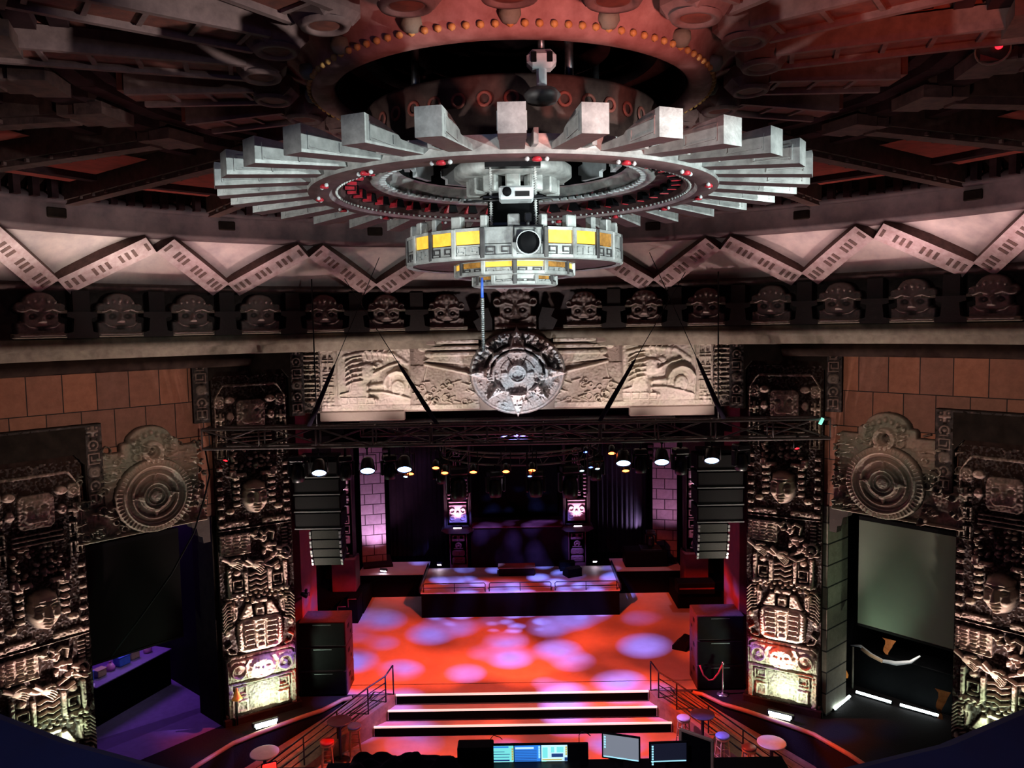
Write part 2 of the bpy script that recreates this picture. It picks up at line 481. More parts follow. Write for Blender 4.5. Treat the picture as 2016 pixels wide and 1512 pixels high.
brick_mat('brick_wall', (.37, .145, .080), (.21, .10, .072), (.012, .007, .006), .70, .86, .012, phase=(.2, .33))
brick_mat('block_jamb', (.34, .31, .24), (.27, .25, .19), (.015, .013, .010), 2.6, .55, .022, axes='yz', bmp=.9)
brick_mat('block_pink', (.50, .38, .46), (.42, .32, .40), (.06, .03, .05), .62, .40, .018, axes='xz')
emis('led_blue', (.30, .50, 1.), 14.)
emis('led_blue_small', (.15, .25, 1.), 5.)
emis('led_cyan', (.45, .8, 1.), 9.)
emis('led_orange', (1., .13, .03), 12.)
emis('led_red', (1., .01, .02), 4.)
emis('led_white', (.80, 1., .97), 9.)
emis('led_pinkwhite', (1., .82, 1.), 14.)
emis('led_green', (.25, .8, .62), 1.2)
emis('scr_grey', (.22, .25, .29), .8)
emis('scr_dark', (.012, .014, .03), .6)
emis('scr_icon', (.35, .75, .85), 1.1)
emis('scr_cyan', (.20, .80, .78), 1.0)
emis('scr_blue', (.03, .22, .75), 1.0)
emis('scr_pale', (.55, .85, .90), 1.0)
emis('scr_navy', (.02, .06, .22), .8)
emis('scr_gold', (.55, .45, .12), .9)
emis('red_sign', (1., .015, .01), 3.)

# ------------------------------------------------------------------ camera and world
cam = bpy.data.cameras.new('camera'); co = bpy.data.objects.new('camera', cam); COL.objects.link(co)
cam.sensor_fit = 'HORIZONTAL'; cam.sensor_width = 36.
cam.lens = 36.*1550/2016; cam.clip_start = .05; cam.clip_end = 300
co.location = (0, 0, 10)
co.rotation_euler = (Matrix.Rotation(R(.33), 3, 'Z') @ Matrix.Rotation(R(90-4.3), 3, 'X') @ Matrix.Rotation(R(-1.05), 3, 'Z')).to_euler()
SC.camera = co
w = bpy.data.worlds.new('World'); SC.world = w; w.use_nodes = True
bg = w.node_tree.nodes['Background']
bg.inputs[0].default_value = (.55, .40, .55, 1); bg.inputs[1].default_value = .012
SC.view_settings.view_transform = 'Standard'; SC.view_settings.look = 'None'
SC.view_settings.exposure = 0; SC.view_settings.gamma = 1
try:
    SC.cycles.use_denoising = True; SC.cycles.max_bounces = 4; SC.cycles.diffuse_bounces = 2
    SC.cycles.sample_clamp_indirect = 4; SC.cycles.caustics_reflective = False; SC.cycles.caustics_refractive = False
except Exception: pass

CY, ZS = 9., 10.                       # axis of the round hall, eye height above the stage
def pol(r, deg, z): a = R(deg); return (r*math.sin(a), CY+r*math.cos(a), z)   # deg from the stage axis, + right

# ------------------------------------------------------------------ setting: floor, walls, ceiling
FZ = -.84
f = MB().box((0, 8., FZ-.1), (44, 29, .2)); struct('floor', f, 'dance_floor')
# side walls: chord from the pilaster to the near pilaster, with a wide box opening
A0, A1 = (7.6, 19.4), (9.75, 16.9)
WL = math.hypot(A1[0]-A0[0], A1[1]-A0[1]); WA = math.atan2(A0[1]-A1[1], A1[0]-A0[0])   # about 49 deg
def wall_frame(side):   # empty-like matrix: local +x runs from the pilaster outwards on the right, mirrored on the left
    return (side*A0[0], A0[1], 0), (-WA if side > 0 else WA)
def sx(side, s): return s*side
for side, nm in ((-1, 'left'), (1, 'right')):
    loc, rz = wall_frame(side)
    m = MB()
    o0, o1, oz = (.10, 3.2, 5.38)
    def wb(s0, s1, z0, z1): m.box((side*(s0+s1)/2, .25, (z0+z1)/2), (s1-s0, .5, z1-z0))
    wb(-.4, o0, FZ, 9.75); wb(o1, 8.5, FZ, 9.75); wb(o0, o1, oz, 9.75)
    o = m.build('wall_'+nm, 'brick_wall', None, loc, rz); o['kind'] = 'structure'
    # block-built jamb on the pilaster side of the opening
    j = MB(); j.box((side*.06, .50, 2.67), (.16, 1.04, 5.38))
    jo = j.build('jamb', 'block_jamb' if side > 0 else 'pier_dark', o)  # left jamb coloured dark in place of the shade on it
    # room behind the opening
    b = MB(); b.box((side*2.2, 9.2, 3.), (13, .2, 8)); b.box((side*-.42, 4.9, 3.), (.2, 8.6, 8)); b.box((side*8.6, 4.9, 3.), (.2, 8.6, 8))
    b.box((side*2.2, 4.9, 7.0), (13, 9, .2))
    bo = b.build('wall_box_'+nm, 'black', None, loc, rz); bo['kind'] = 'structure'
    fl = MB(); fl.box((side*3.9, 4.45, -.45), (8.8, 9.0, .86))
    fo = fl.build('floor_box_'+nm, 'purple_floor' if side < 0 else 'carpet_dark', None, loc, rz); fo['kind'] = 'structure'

# proscenium header and reveals, stage house
h = MB(); h.box((0, 21.55, 8.7), (12.6, .6, 2.0)); struct('wall_front', h, 'stone_frieze')
for side, nm in ((-1, 'left'), (1, 'right')):
    m = MB(); m.box((side*6.25, 21.9, 3.4), (.5, 1.6, 8.6)); o = struct('trim_reveal_'+nm, m, 'reveal_red')
m = MB(); m.box((0, 31.4, 4.5), (16, .2, 11)); struct('wall_back', m, 'drape')
for s, nm in ((-1, 'left'), (1, 'right')):
    struct('wall_stage_'+nm, MB().box((s*7.6, 26.5, 4.5), (.2, 10, 11)), 'pier_dark')
m = MB(); m.box((0, 26.6, 9.9), (16, 10, .2)); struct('ceiling_stage', m, 'pier_dark')
# stage deck with its apron
m = MB(); m.box((0, 26.2, -.42), (15, 9.7, .84)); m.box((0, 21.1, -.42), (9.6, .56, .84)); struct('floor_stage', m, 'stage_wood')

# ---- ceiling: shallow cone, beams, rings, cove and cornice
c = MB(); c.lathe([(2.1, 13.0), (5.0, 13.0), (10.95, 12.95), (11.3, 12.85)], 96, (0, CY, 0)); c.lathe([(11.3, 12.85), (12.6, 11.9), (12.7, 9.4)], 96, (0, CY, 0))
ceil = struct('ceiling', c, 'ceil_panel')
def radial_bar(mb, r0, r1, deg, z0, z1, w, h):
    a = pol(r0, deg, z0); b = pol(r1, deg, z1); mb.bar(a, b, w, h)
for k in range(24):
    deg = 7.5+15*k
    b = MB(); radial_bar(b, 5.3, 10.95, deg, 12.80, 12.78, .34, .40); radial_bar(b, 5.3, 10.95, deg, 12.57, 12.55, .22, .10)
    for q in (-1, 1):
        for i in range(9):
            p = pol(6.2+i*.5, deg, 12.57); x, y = math.cos(R(deg)), -math.sin(R(deg))
            b.box((p[0]+x*q*.15, p[1]+y*q*.15, p[2]-.02), (.05, .05, .05), -R(deg))
    radial_bar(b, 4.85, 5.35, deg, 12.76, 12.76, .55, .42); radial_bar(b, 4.75, 5.1, deg, 12.60, 12.60, .62, .14)
    b.build('ceiling_beam', 'beam_wood', ceil)
for k in range(24):     # sunk coffer frames and the row of teeth between the beams
    deg = 15*k
    b = MB()
    for i, rr in enumerate((9.6, 10.2, 10.8)):
        for q in range(7):
            p = pol(rr, deg-5.4+q*1.8, 12.8)
            if i == 2: b.box((p[0], p[1], 12.76), (.13, .16, .36), -R(deg))
    half = R(5.6)
    for rr, hh in ((6.2, .12), (9.3, .14)):
        a = pol(rr, deg-5.6, 12.86); d = pol(rr, deg+5.6, 12.86); b.bar(a, d, .2, hh*2)
    b.build('coffer_teeth', 'ceil_dark', ceil)
    q_ = [pol(7.4, deg-5.2, 12.84), pol(7.4, deg+5.2, 12.84), pol(10.2, deg+5.6, 12.82), pol(10.2, deg-5.6, 12.82)]
    MB().add(q_, [(0, 1, 2, 3)]).build('red_coffer_panel', 'ceil_red', ceil)
b = MB()
for rr, z, w_ in ((5.15, 12.78, .34), (4.75, 12.86, .22), (4.45, 12.90, .16), (4.15, 12.95, .12)):
    for k in range(24):
        b.bar(pol(rr, 15*k, z), pol(rr, 15*k+15, z), w_, .24)
b.build('stepped_ring', 'ceil_dark', ceil)
for k in range(20):     # painted beams that end in round scrolls over the dome rim
    deg = 18*k
    b = MB(); radial_bar(b, 2.75, 8.2 if 90 < deg < 270 else 4.3, deg, 12.80, 12.80, .44, .34)
    bo = b.build('painted_beam', 'beam_fancy', ceil)
    p = MB(); r1 = 8.0 if 90 < deg < 270 else 4.2
    n = int((r1-2.9)/.42)
    for q in (-1, 1):
        x, y = math.cos(R(deg))*q*.24, -math.sin(R(deg))*q*.24
        a = pol(2.8, deg, 12.68); e = pol(r1, deg, 12.68)
        p.bar((a[0]+x, a[1]+y, a[2]), (e[0]+x, e[1]+y, e[2]), .06, .22)
    for i in range(n):
        a = pol(2.95+i*.42, deg, 12.62); x, y = math.cos(R(deg))*.18, -math.sin(R(deg))*.18
        p.bar((a[0]-x, a[1]-y, a[2]), (a[0]+x, a[1]+y, a[2]), .045, .04)
    p.build('edge_moulding', 'beam_edge', bo)
    s_ = MB(); a = pol(2.66, deg, 12.66)
    M = Matrix.Translation(a) @ Matrix.Rotation(-R(deg), 4, 'Z') @ Matrix.Scale(1., 4)
    s_.box((0, 0, .04), (.52, .50, .30), M=M, bev=.09); s_.lathe([(.13, -.10), (.15, -.135), (.19, -.135), (.21, -.10)], 24, M=M @ Matrix.Scale(1.15, 4, (1, 0, 0)))
    so = s_.build('scroll_end', 'beam_edge', bo)
    MB().lathe([(0, -.118), (.06, -.125), (.12, -.112)], 24, M=M @ Matrix.Scale(1.15, 4, (1, 0, 0))).build('scroll_inset', 'beam_fancy', so)
# dome rim and dome
d = MB(); d.lathe([(2.95, 12.98), (2.60, 12.90), (2.36, 12.80), (2.24, 12.70), (2.19, 12.62), (2.17, 12.50), (2.10, 12.46), (1.98, 12.46), (1.93, 12.50), (1.92, 12.95), (1.80, 13.0), (1.80, 13.15), (1.55, 13.4), (1.0, 13.8), (.4, 14.), (0, 14.02)], 96, (0, CY, 0))
dome = struct('trim_dome', d, 'dome_rim')
d = MB(); d.lathe([(1.9, 12.52), (1.9, 13.1), (1.6, 13.3), (1.2, 13.36), (.5, 13.4), (0, 13.4)], 64, (0, CY, 0)); d.lathe([(1.62, 12.9), (1.5, 12.86), (1.42, 13.0), (1.62, 13.1)], 64, (0, CY, 0)); d.lathe([(1.1, 13.0), (1.0, 12.97), (.9, 13.1), (1.1, 13.3)], 64, (0, CY, 0))
d.build('dome_lining', 'dome_in', dome)
bd = MB()
for k in range(110):
    p = pol(2.185, k*360/110, 12.525); bd.lathe([(0, -.035), (.028, -.02), (.034, 0), (.028, .02), (0, .03)], 8, p)
bo = bd.build('bead_row', 'bead', dome)
for k in range(16):
    p = pol(2.21, 22.5*k, 12.58)
    MB().lathe([(0, -.075), (.06, -.06), (.095, 0), (.09, .06), (0, .09)], 14, p).build('boss', 'plaster_grey', dome)
# ring beam
d = MB(); d.lathe([(11.25, 11.98), (11.0, 12.04), (10.97, 12.10), (10.97, 12.50), (10.88, 12.54), (10.86, 12.64), (11.1, 12.74)], 128, (0, CY, 0))
ring = struct('trim_ring', d, 'ring_band')
d = MB()
for k in range(60): 
    p = pol(10.95, 6*k, 12.3); 
    if k % 3 == 0: d.box((p[0], p[1], p[2]+.03), (.36, .06, .20), -R(6*k+3), bev=.02)
d.build('clamp', 'pier', ring)
# cove with zigzag bars
d = MB(); d.lathe([(11.2, 12.04), (11.6, 11.74), (12.0, 11.34), (12.25, 10.9)], 128, (0, CY, 0))
cove = struct('trim_cove', d, 'cove')
ST = 17.4
for k in range(-5, 6):
    for q in (-1, 1):
        a = Vector(pol(12.12, k*ST+q*.75, 11.06)); e = Vector(pol(11.20, k*ST+q*(ST/2-.75), 11.94))
        nrm = Vector(pol(11., k*ST+q*4, 10.9))-Vector(pol(11.7, k*ST+q*4, 11.5)); nrm.normalize()
        b = MB(); b.bar(a, e, .48, .30, up=nrm)
        bo = b.build('zigzag_bar', 'beam_cream', cove); bo.data.materials.append(MATS['beam_wood'])
        for p_ in bo.data.polygons:
            if abs(p_.normal.dot(nrm)) < .6: p_.material_index = 1
        p = MB(); off = nrm*.155
        dr = (e-a); n = 13; sd = dr.cross(nrm).normalized()*.1
        for i in range(n):
            if i % 4 == 3: continue
            c0 = a+dr*((i+.7)/(n+.4))+off
            p.bar(c0-sd, c0+sd, .07, .012, up=nrm)
        p.build('fret_pattern', 'beam_wood', bo)
# cornice: ledge and back
d = MB(); d.lathe([(12.5, 9.40), (12.3, 9.42), (12.28, 9.60), (12.12, 9.64), (12.12, 9.86), (12.2, 9.88)], 128, (0, CY, 0), a0=R(15), a1=R(165))
corn = struct('trim_cornice', d, 'ledge')
d = MB(); d.lathe([(12.2, 9.88), (12.45, 9.9), (12.45, 10.85), (12.05, 10.92), (12.0, 11.02), (12.3, 11.1)], 128, (0, CY, 0), a0=R(15), a1=R(165))
d.build('cornice_back', 'cornice', corn)
d = MB(); d.lathe([(12.55, 9.1), (12.42, 9.15), (12.36, 9.30), (12.42, 9.42)], 128, (0, CY, 0), a0=R(15), a1=R(58)); d.lathe([(12.55, 9.1), (12.42, 9.15), (12.36, 9.30), (12.42, 9.42)], 128, (0, CY, 0), a0=R(122), a1=R(165))
d.build('cornice_moulding', 'pier', corn)
for k in range(-7, 7):
    deg = 4.9+7.5*k if k >= 0 else -(4.9+7.5*(-k-1))
    if abs(deg) < 7: continue
    M = Matrix.Translation(pol(12.1, deg, 9.88)) @ Matrix.Rotation(-R(deg), 4, 'Z')
    b = MB()
    prof = [(-.32, 0), (.32, 0), (.32, .1), (.2, .14), (.17, .42), (.30, .46), (.30, .56), (-.30, .56), (-.30, .46), (-.17, .42), (-.2, .14), (-.32, .1)]
    b.prism(prof, -.1, .25, M); b.box((0, .08, .78), (.34, .3, .46), M=M)
    b.build('scroll_bracket', 'stone_mask', corn)
    l = MB(); l.box((-.45, .02, .56), (.3, .22, .06), M=M); l.box((.45, .02, .56), (.3, .22, .06), M=M)
    l.build('bracket_shelf', 'ledge', corn)
# ------------------------------------------------------------------ carved pilasters with masks
def pilaster():
    t = thing('carved_pilaster', '-', 'pilaster')
    b = MB(); b.box((0, .62, 4.5), (1.86, 1.2, 9.6)); b.build('shaft', 'pier', t)
    b = MB(); b.box((0, -.02, .02), (2.0, .14, .30), bev=.03); b.box((0, -.0, .22), (1.9, .1, .1), bev=.02); b.build('plinth', 'pier', t)
    # arched surround at the head
    b = MB(); hw = 1.36
    b.prism([(-hw, 7.75), (-.98, 7.75), (-.98, 8.75), (-.80, 8.98), (.80, 8.98), (.98, 8.75), (.98, 7.75), (hw, 7.75), (hw, 9.62), (-hw, 9.62)], -.10, .9)
    b.build('head_surround', 'pier_dark', t)
    hf = HF(-hw, hw, 7.75, 9.6, .02)
    for i in range(6):
        for q in (-1, 1): glyph(hf, q*1.17, 7.95+i*.3, .28, .27, .04, 40+i)
    hf.rough(3, .004)
    m_ = (np.abs(hf.x)[None, :] < 1.0) & (hf.z[:, None] < 9.55); hf.alive = ~m_
    hf.mesh('head_border', 'stone_dark', t, y0=.105)
    # --- base panel
    y0 = -.02
    hf = HF(-.9, .9, .12, 1.78, .0125)
    hf.rect(0, .9, 1.78, 1.6, .05, bev=.04)
    for i, zz in enumerate((.28, .55, .82)):
        hf.rect(0, zz+.135, 1.7, .012, .04, 'sub', bev=.01)
        for x in ((-.6, -.1, .3), (-.35, .2, .7), (-.7, -.15, .42))[i]: hf.rect(x, zz, .012, .26, .04, 'sub', bev=.01)
    for q in (-1, 1):
        hf.rect(q*.52, .42, .30, .34, .05, r=.03); hf.rect(q*.52, .42, .2, .22, .035, 'sub', r=.02)
        hf.spiral(q*.55, .80, .26, .26, .04, .05, q)
        hf.rect(q*.8, .6, .14, .9, .03, r=.02)
    hf.rect(0, 1.0, 1.5, .05, .05, r=.02)
    hf.rect(0, 1.36, 1.62, .58, .06, bev=.05, r=.12)
    hf.ell(0, 1.32, .36, .30, .08, bev=.08)
    for q in (-1, 1):
        hf.ell(q*.14, 1.40, .08, .05, .04, 'sub'); hf.ring(q*.14, 1.42, .10, .03, .03, a0=R(10), a1=R(170))
        hf.ring(q*.58, 1.34, .17, .05, .06); hf.ell(q*.58, 1.34, .07, .07, .05)
        hf.line([(q*.36, 1.14), (q*.42, 1.45), (q*.34, 1.6)], .05, .05, 'over'); hf.rect(q*.82, 1.3, .1, .45, .05, r=.03)
        hf.line([(q*.86, 1.08), (q*.86, 1.62), (q*.74, 1.72)], .045, .05, 'over')
    hf.ring(0, 1.24, .08, .025, .04, 'sub', a0=R(200), a1=R(340)); hf.ell(0, 1.33, .04, .06, .05)
    hf.rect(0, 1.7, 1.66, .07, .07, r=.03)
    hf.rough(1, .006); hf.mesh('base_panel', 'stone', t, y0=y0)
    # --- tablet and kilt
    hf = HF(-.92, .92, 1.76, 3.24, .0125)
    hf.rect(0, 2.22, 1.16, .92, .11, bev=.05, r=.25)
    for q in (-1, 1):
        for i in range(11): hf.rect(q*.53, 1.86+i*.075, .07, .045, .05, r=.015)
        for i in range(6):
            hf.rect(q*.29, 1.88+i*.13, .28, .06, .06, r=.02)
        hf.rect(q*.40, 2.2, .05, .5, .06, r=.02); hf.rect(q*.14, 2.2, .05, .66, .09, 'sub')
        hf.line([(q*.62, 1.80), (q*.78, 1.84), (q*.84, 1.98), (q*.72, 2.06)], .055, .08, 'over')
        hf.ell(q*.80, 2.36, .08, .10, .09, dome=.6); hf.line([(q*.62, 2.5), (q*.74, 2.44)], .05, .07, 'over')
        # skirt wedge
        hf.poly([(q*.15, 2.68), (q*.52, 2.66), (q*.32, 3.02), (q*.18, 3.02)][::(1 if q > 0 else -1)], .12, bev=.03)
        hf.line([(q*.58, 2.72), (q*.56, 3.0), (q*.68, 3.06), (q*.70, 2.9)], .07, .09, 'over')
        for i in range(8): hf.line([(q*.68, 3.16-i*.085), (q*.80, 3.14-i*.085), (q*.90, 3.02-i*.085)], .05, .09, 'over')
        hf.rect(q*.62, 2.9, .08, .5, .07, r=.03)
    for i in range(5): hf.rect(0, 1.90+i*.15, .17, .09, .05, r=.03)
    hf.rect(0, 2.63, .36, .10, .11, r=.03)
    hf.rect(0, 2.82, .24, .24, .15, r=.06); hf.rect(0, 2.82, .13, .12, .06, 'sub', r=.03); hf.ell(0, 2.96, .1, .07, .07, dome=.5)
    hf.rect(0, 3.07, .42, .10, .12, r=.04)
    for i in range(9):
        hf.ell(-.56+i*.14, 3.16+.04*math.cos(i*1.3), .065, .045, .09, dome=.5)
    hf.rough(2, .006); hf.mesh('tablet_panel', 'stone', t, y0=y0)
    # --- torso
    hf = HF(-.92, .92, 3.22, 5.0, .0125)
    for q in (-1, 1):
        hf.rect(q*.70, 3.62, .10, .74, .12, r=.02); hf.rect(q*.52, 3.31, .42, .09, .12, r=.02)
        hf.rect(q*.30, 3.6, .10, .55, .11, r=.02); hf.spiral(q*.50, 3.55, .22, .26, .045, .09, q, 4)
        hf.ell(q*.50, 3.86, .10, .08, .09, dome=.5); hf.rect(q*.50, 3.40, .2, .04, .07, r=.01)
    for i in range(4):
        hf.line([(-.2, 3.38+i*.13), (-.05, 3.42+i*.13), (.06, 3.36+i*.13), (.2, 3.42+i*.13)], .06, .12)
    for i in range(12):
        hf.ell(-.75+i*.137, 3.26+.03*(i % 2), .06, .04, .10, dome=.4)
    # open book of bars on the left, leaf bunch on the right
    hf.rect(-.47, 4.62, .66, .52, .07, r=.03)
    for i in range(3):
        for j in range(6): hf.rect(-.69+i*.19, 4.42+j*.082, .14, .045, .06, r=.012)
    hf.rect(-.47, 4.36, .66, .05, .11, r=.02); hf.rect(-.84, 4.62, .1, .5, .06, r=.02)
    for j in range(5): hf.rect(-.84, 4.45+j*.1, .12, .04, .06, r=.012)
    g = random.Random(5)
    for i in range(34):
        a = g.uniform(0, 1); x = -.02+.62*a+g.uniform(-.16, .16); z = 4.78-.62*a+g.uniform(-.14, .14)
        hf.ell(x, z, .085, .05, g.uniform(.10, .17), 'max', dome=.6, rot=g.uniform(-1, 1))
    hf.line([(.12, 4.72), (.30, 4.86), (.44, 4.80), (.40, 4.62)], .07, .12)
    for j in range(6): hf.rect(.72, 4.42+j*.09, .16, .05, .07, r=.015); hf.rect(.86, 4.46+j*.09, .08, .05, .05, r=.015)
    hf.ring(.70, 4.26, .13, .05, .12); hf.ell(.70, 4.26, .06, .06, .12); hf.rect(.70, 4.10, .36, .06, .10, r=.02)
    hf.line([(-.62, 4.22), (-.2, 4.02), (.10, 3.98)], .15, .10); hf.line([(.5, 4.2), (.2, 4.05)], .10, .09)
    hf.line([(-.1, 3.95), (.12, 4.02), (.34, 3.92), (.52, 4.0)], .06, .14)
    hf.rect(0, 5.0, 1.8, .06, .05)
    hf.rough(4, .007); hf.mesh('torso_panel', 'stone', t, y0=y0)
    # --- hands
    for cx, cz, an, fl in ((-.60, 4.16, R(-25), 1), (-.05, 4.02, R(-35), 1)):
        hf = HF(-.3, .3, -.24, .24, .0125)
        hf.ell(-.02, .0, .15, .10, .10, 'max', bev=.05, dome=.4)
        for i in range(4):
            hf.line([(.02, .06-i*.045), (.16, .055-i*.048), (.245-.02*abs(i-1.5), .035-i*.048)], .046, .10-.008*i)
        hf.line([(-.08, .06), (.02, .14), (.10, .15)], .05, .11); hf.line([(-.28, .02), (-.12, .0)], .13, .09)
        hf.cutbelow(.02, .03); ho = hf.mesh('hand', 'stone', t)
        ho.location = (cx, -.06, cz); ho.rotation_euler = (0, -an, 0)
    # --- shoulders, collar and headdress
    hf = HF(-.92, .92, 4.98, 8.86, .0125)
    for q in (-1, 1):
        hf.rect(q*.47, 5.12, .62, .14, .06, r=.05)
        for j in range(7): hf.rect(q*.82, 5.10+j*.24, .16, .10, .09, r=.03)
        for j in range(5): hf.rect(q*.44, 5.62+j*.165, .17, .10, .16, r=.03)
        hf.ell(q*.60, 5.46, .12, .08, .14, dome=.6)
        hf.rect(q*.30, 6.36, .26, .10, .18, r=.03)
        hf.rect(q*.50, 6.40, .16, .2, .16, r=.03)
        for j in range(4): glyph(hf, q*.74, 6.95+j*.42, .26, .36, .10, 11+j)
        hf.line([(q*.86, 7.0), (q*.86, 8.3), (q*.66, 8.62)], .06, .08, 'over')
    g = random.Random(9)
    for i in range(46):
        x = g.uniform(-.52, .52); z = g.uniform(6.5, 7.15)
        hf.ell(x, z, .065, .045, g.uniform(.08, .17), 'max', dome=.6, rot=g.uniform(-1, 1))
    for j in range(3): hf.rect(0, 7.2+j*.1, 1.0, .05, .10-.02*j, r=.02)
    # the small upper mask in its square
    hf.rect(0, 7.88, .72, .74, .06, r=.14); hf.rect(0, 7.9, .5, .5, .05, r=.1)
    for q in (-1, 1):
        hf.ell(q*.14, 7.98, .08, .06, .06, 'sub'); hf.ell(q*.5, 8.25, .14, .10, .12, dome=.5); hf.ell(q*.5, 7.85, .10, .12, .10, dome=.5)
    hf.rect(0, 7.9, .08, .2, .07, r=.03); hf.rect(0, 7.68, .4, .07, .06, r=.03)
    hf.rect(0, 8.62, 1.3, .08, .04, r=.03)
    hf.rough(6, .008); hf.mesh('headdress_panel', 'stone', t, y0=y0)
    # --- the mask itself
    hf = HF(-.44, .44, -.56, .56, .0125)
    face(hf, 0, 0, .92, .34); hf.cutbelow(.015, .05)
    fo = hf.mesh('face_mask', 'stone', t); fo.location = (0, -.02, 5.80)
    return t
P0 = pilaster()
FAR = (6.72, 19.72, 0.); NEAR = (10.16, 16.28, -1.62)
P0.location = (-FAR[0], FAR[1], FAR[2]); P0.rotation_euler = (0, 0, R(32))
P0['label'] = 'tall carved stone pilaster with a mask beside the left loudspeakers, left of the stage'; P0['group'] = 'carved pilasters'
dup(P0, 'tall carved stone pilaster with a mask beside the right loudspeakers, right of the stage', (FAR[0], FAR[1], 0), R(-32))
dup(P0, 'carved stone pilaster with a mask at the left edge, cut by the dark balcony rail', (-NEAR[0], NEAR[1], NEAR[2]), R(50))
dup(P0, 'carved stone pilaster with a mask at the right edge, cut by the dark balcony rail', (NEAR[0], NEAR[1], NEAR[2]), R(-50))

# ------------------------------------------------------------------ sun discs over the two box openings
def sun_disc(side):
    loc, rz = wall_frame(side)
    lab = 'round carved disc in a stone surround on the brick wall, %s of the stage' % ('left' if side < 0 else 'right')
    base = Vector(loc)+Matrix.Rotation(rz, 3, 'Z') @ Vector((side*1.6, 0, 6.2))
    t = thing('sun_disc_relief', lab, 'wall relief', base, rz, 'carved sun discs over the boxes')
    hf = HF(-1.32, 1.72, -.92, 1.75, .014) if side > 0 else HF(-1.72, 1.32, -.92, 1.75, .014)
    # silhouette: band with shoulders and a stepped head
    hf.rect(side*.2, -.36, 3.0, 1.0, .12, 'max', bev=.04)
    hf.rect(side*.05, .35, 2.4, 1.5, .14, 'max', bev=.04, r=.05)
    hf.rect(0, 1.05, 1.4, .5, .16, 'max', bev=.05, r=.1)
    hf.ell(0, 1.28, .55, .36, .15, 'max', bev=.05)
    g = random.Random(21+side)
    for i in range(170):
        x = g.uniform(-1.6, 1.6); z = g.uniform(-.75, 1.2)
        if math.hypot(x, z) < .93: continue
        a = g.uniform(0, .4)
        if g.random() < .6: hf.rect(x, z, g.uniform(.1, .24), .055, .11, 'add', r=.02, rot=g.uniform(-.3, .3))
        else: hf.ring(x, z, g.uniform(.05, .09), .04, .11)
    for q in (-1, 1):
        for j in range(4): hf.rect(q*.95, .82-j*.16, .3, .09, .05, r=.03)
    for q in (-1, 1):
        for j in range(3): hf.ring(q*(.36+.0*j), 1.28-j*.17, .08, .05, .12)
    for i in range(7): hf.ell((i-3)*.14, 1.46-.05*abs(i-3), .06, .08, .10, dome=.5)
    hf.ring(0, 1.02, .20, .13, .16); hf.ell(0, 1.02, .12, .12, .12, 'sub')
    for q in (-.16, -.05, .06, .16): hf.rect(q, .82, .05, .16, .12, r=.02)
    hf.rect(side*.2, -.82, 3.0, .08, .10, 'add', r=.02)
    hf.rough(31, .006)
    hf.cutbelow(.03, .04)
    hf.mesh('surround', 'stone_disc', t, y0=.02)
    hd = HF(-.96, .96, -.96, .96, .011)
    hd.ell(0, 0, .92, .88, .14, 'max', bev=.05)
    for i in range(56):
        a = 2*PI*i/56; hd.rect(.82*math.cos(a), .79*math.sin(a), .13, .045, .035, r=.012, rot=a)
    hd.ring(0, 0, .70, .06, .05); hd.ell(0, 0, .66, .63, .05, 'sub', bev=.04); hd.ring(0, 0, .52, .07, .08)
    for i in range(4):
        a = PI/4+PI/2*i+PI/4; hd.poly([(.30*math.cos(a-.3), .30*math.sin(a-.3)), (.58*math.cos(a), .58*math.sin(a)), (.30*math.cos(a+.3), .30*math.sin(a+.3))], .06, bev=.02)
    hd.ell(0, 0, .40, .38, .06, bev=.03); hd.ring(0, 0, .29, .05, .05); hd.ring(0, 0, .2, .035, .05); hd.ell(0, 0, .15, .14, .05, dome=.4)
    hd.rough(33, .003); hd.cutbelow(.02, .05)
    hd.mesh('disc', 'stone_disc', t, y0=.17)
    # carved bracket where the lintel meets the jamb, on the pilaster side
    b = MB(); b.prism([(-1.28*side, -.80), (-.85*side, -.80), (-.92*side, -.98), (-1.02*side, -1.02), (-1.06*side, -1.22), (-1.16*side, -1.26), (-1.18*side, -1.42), (-1.36*side, -1.42), (-1.36*side, -.80)][::side], -.14, .1)
    b.build('stepped_bracket', 'stone_disc', t)
    return t
sun_disc(-1); sun_disc(1)

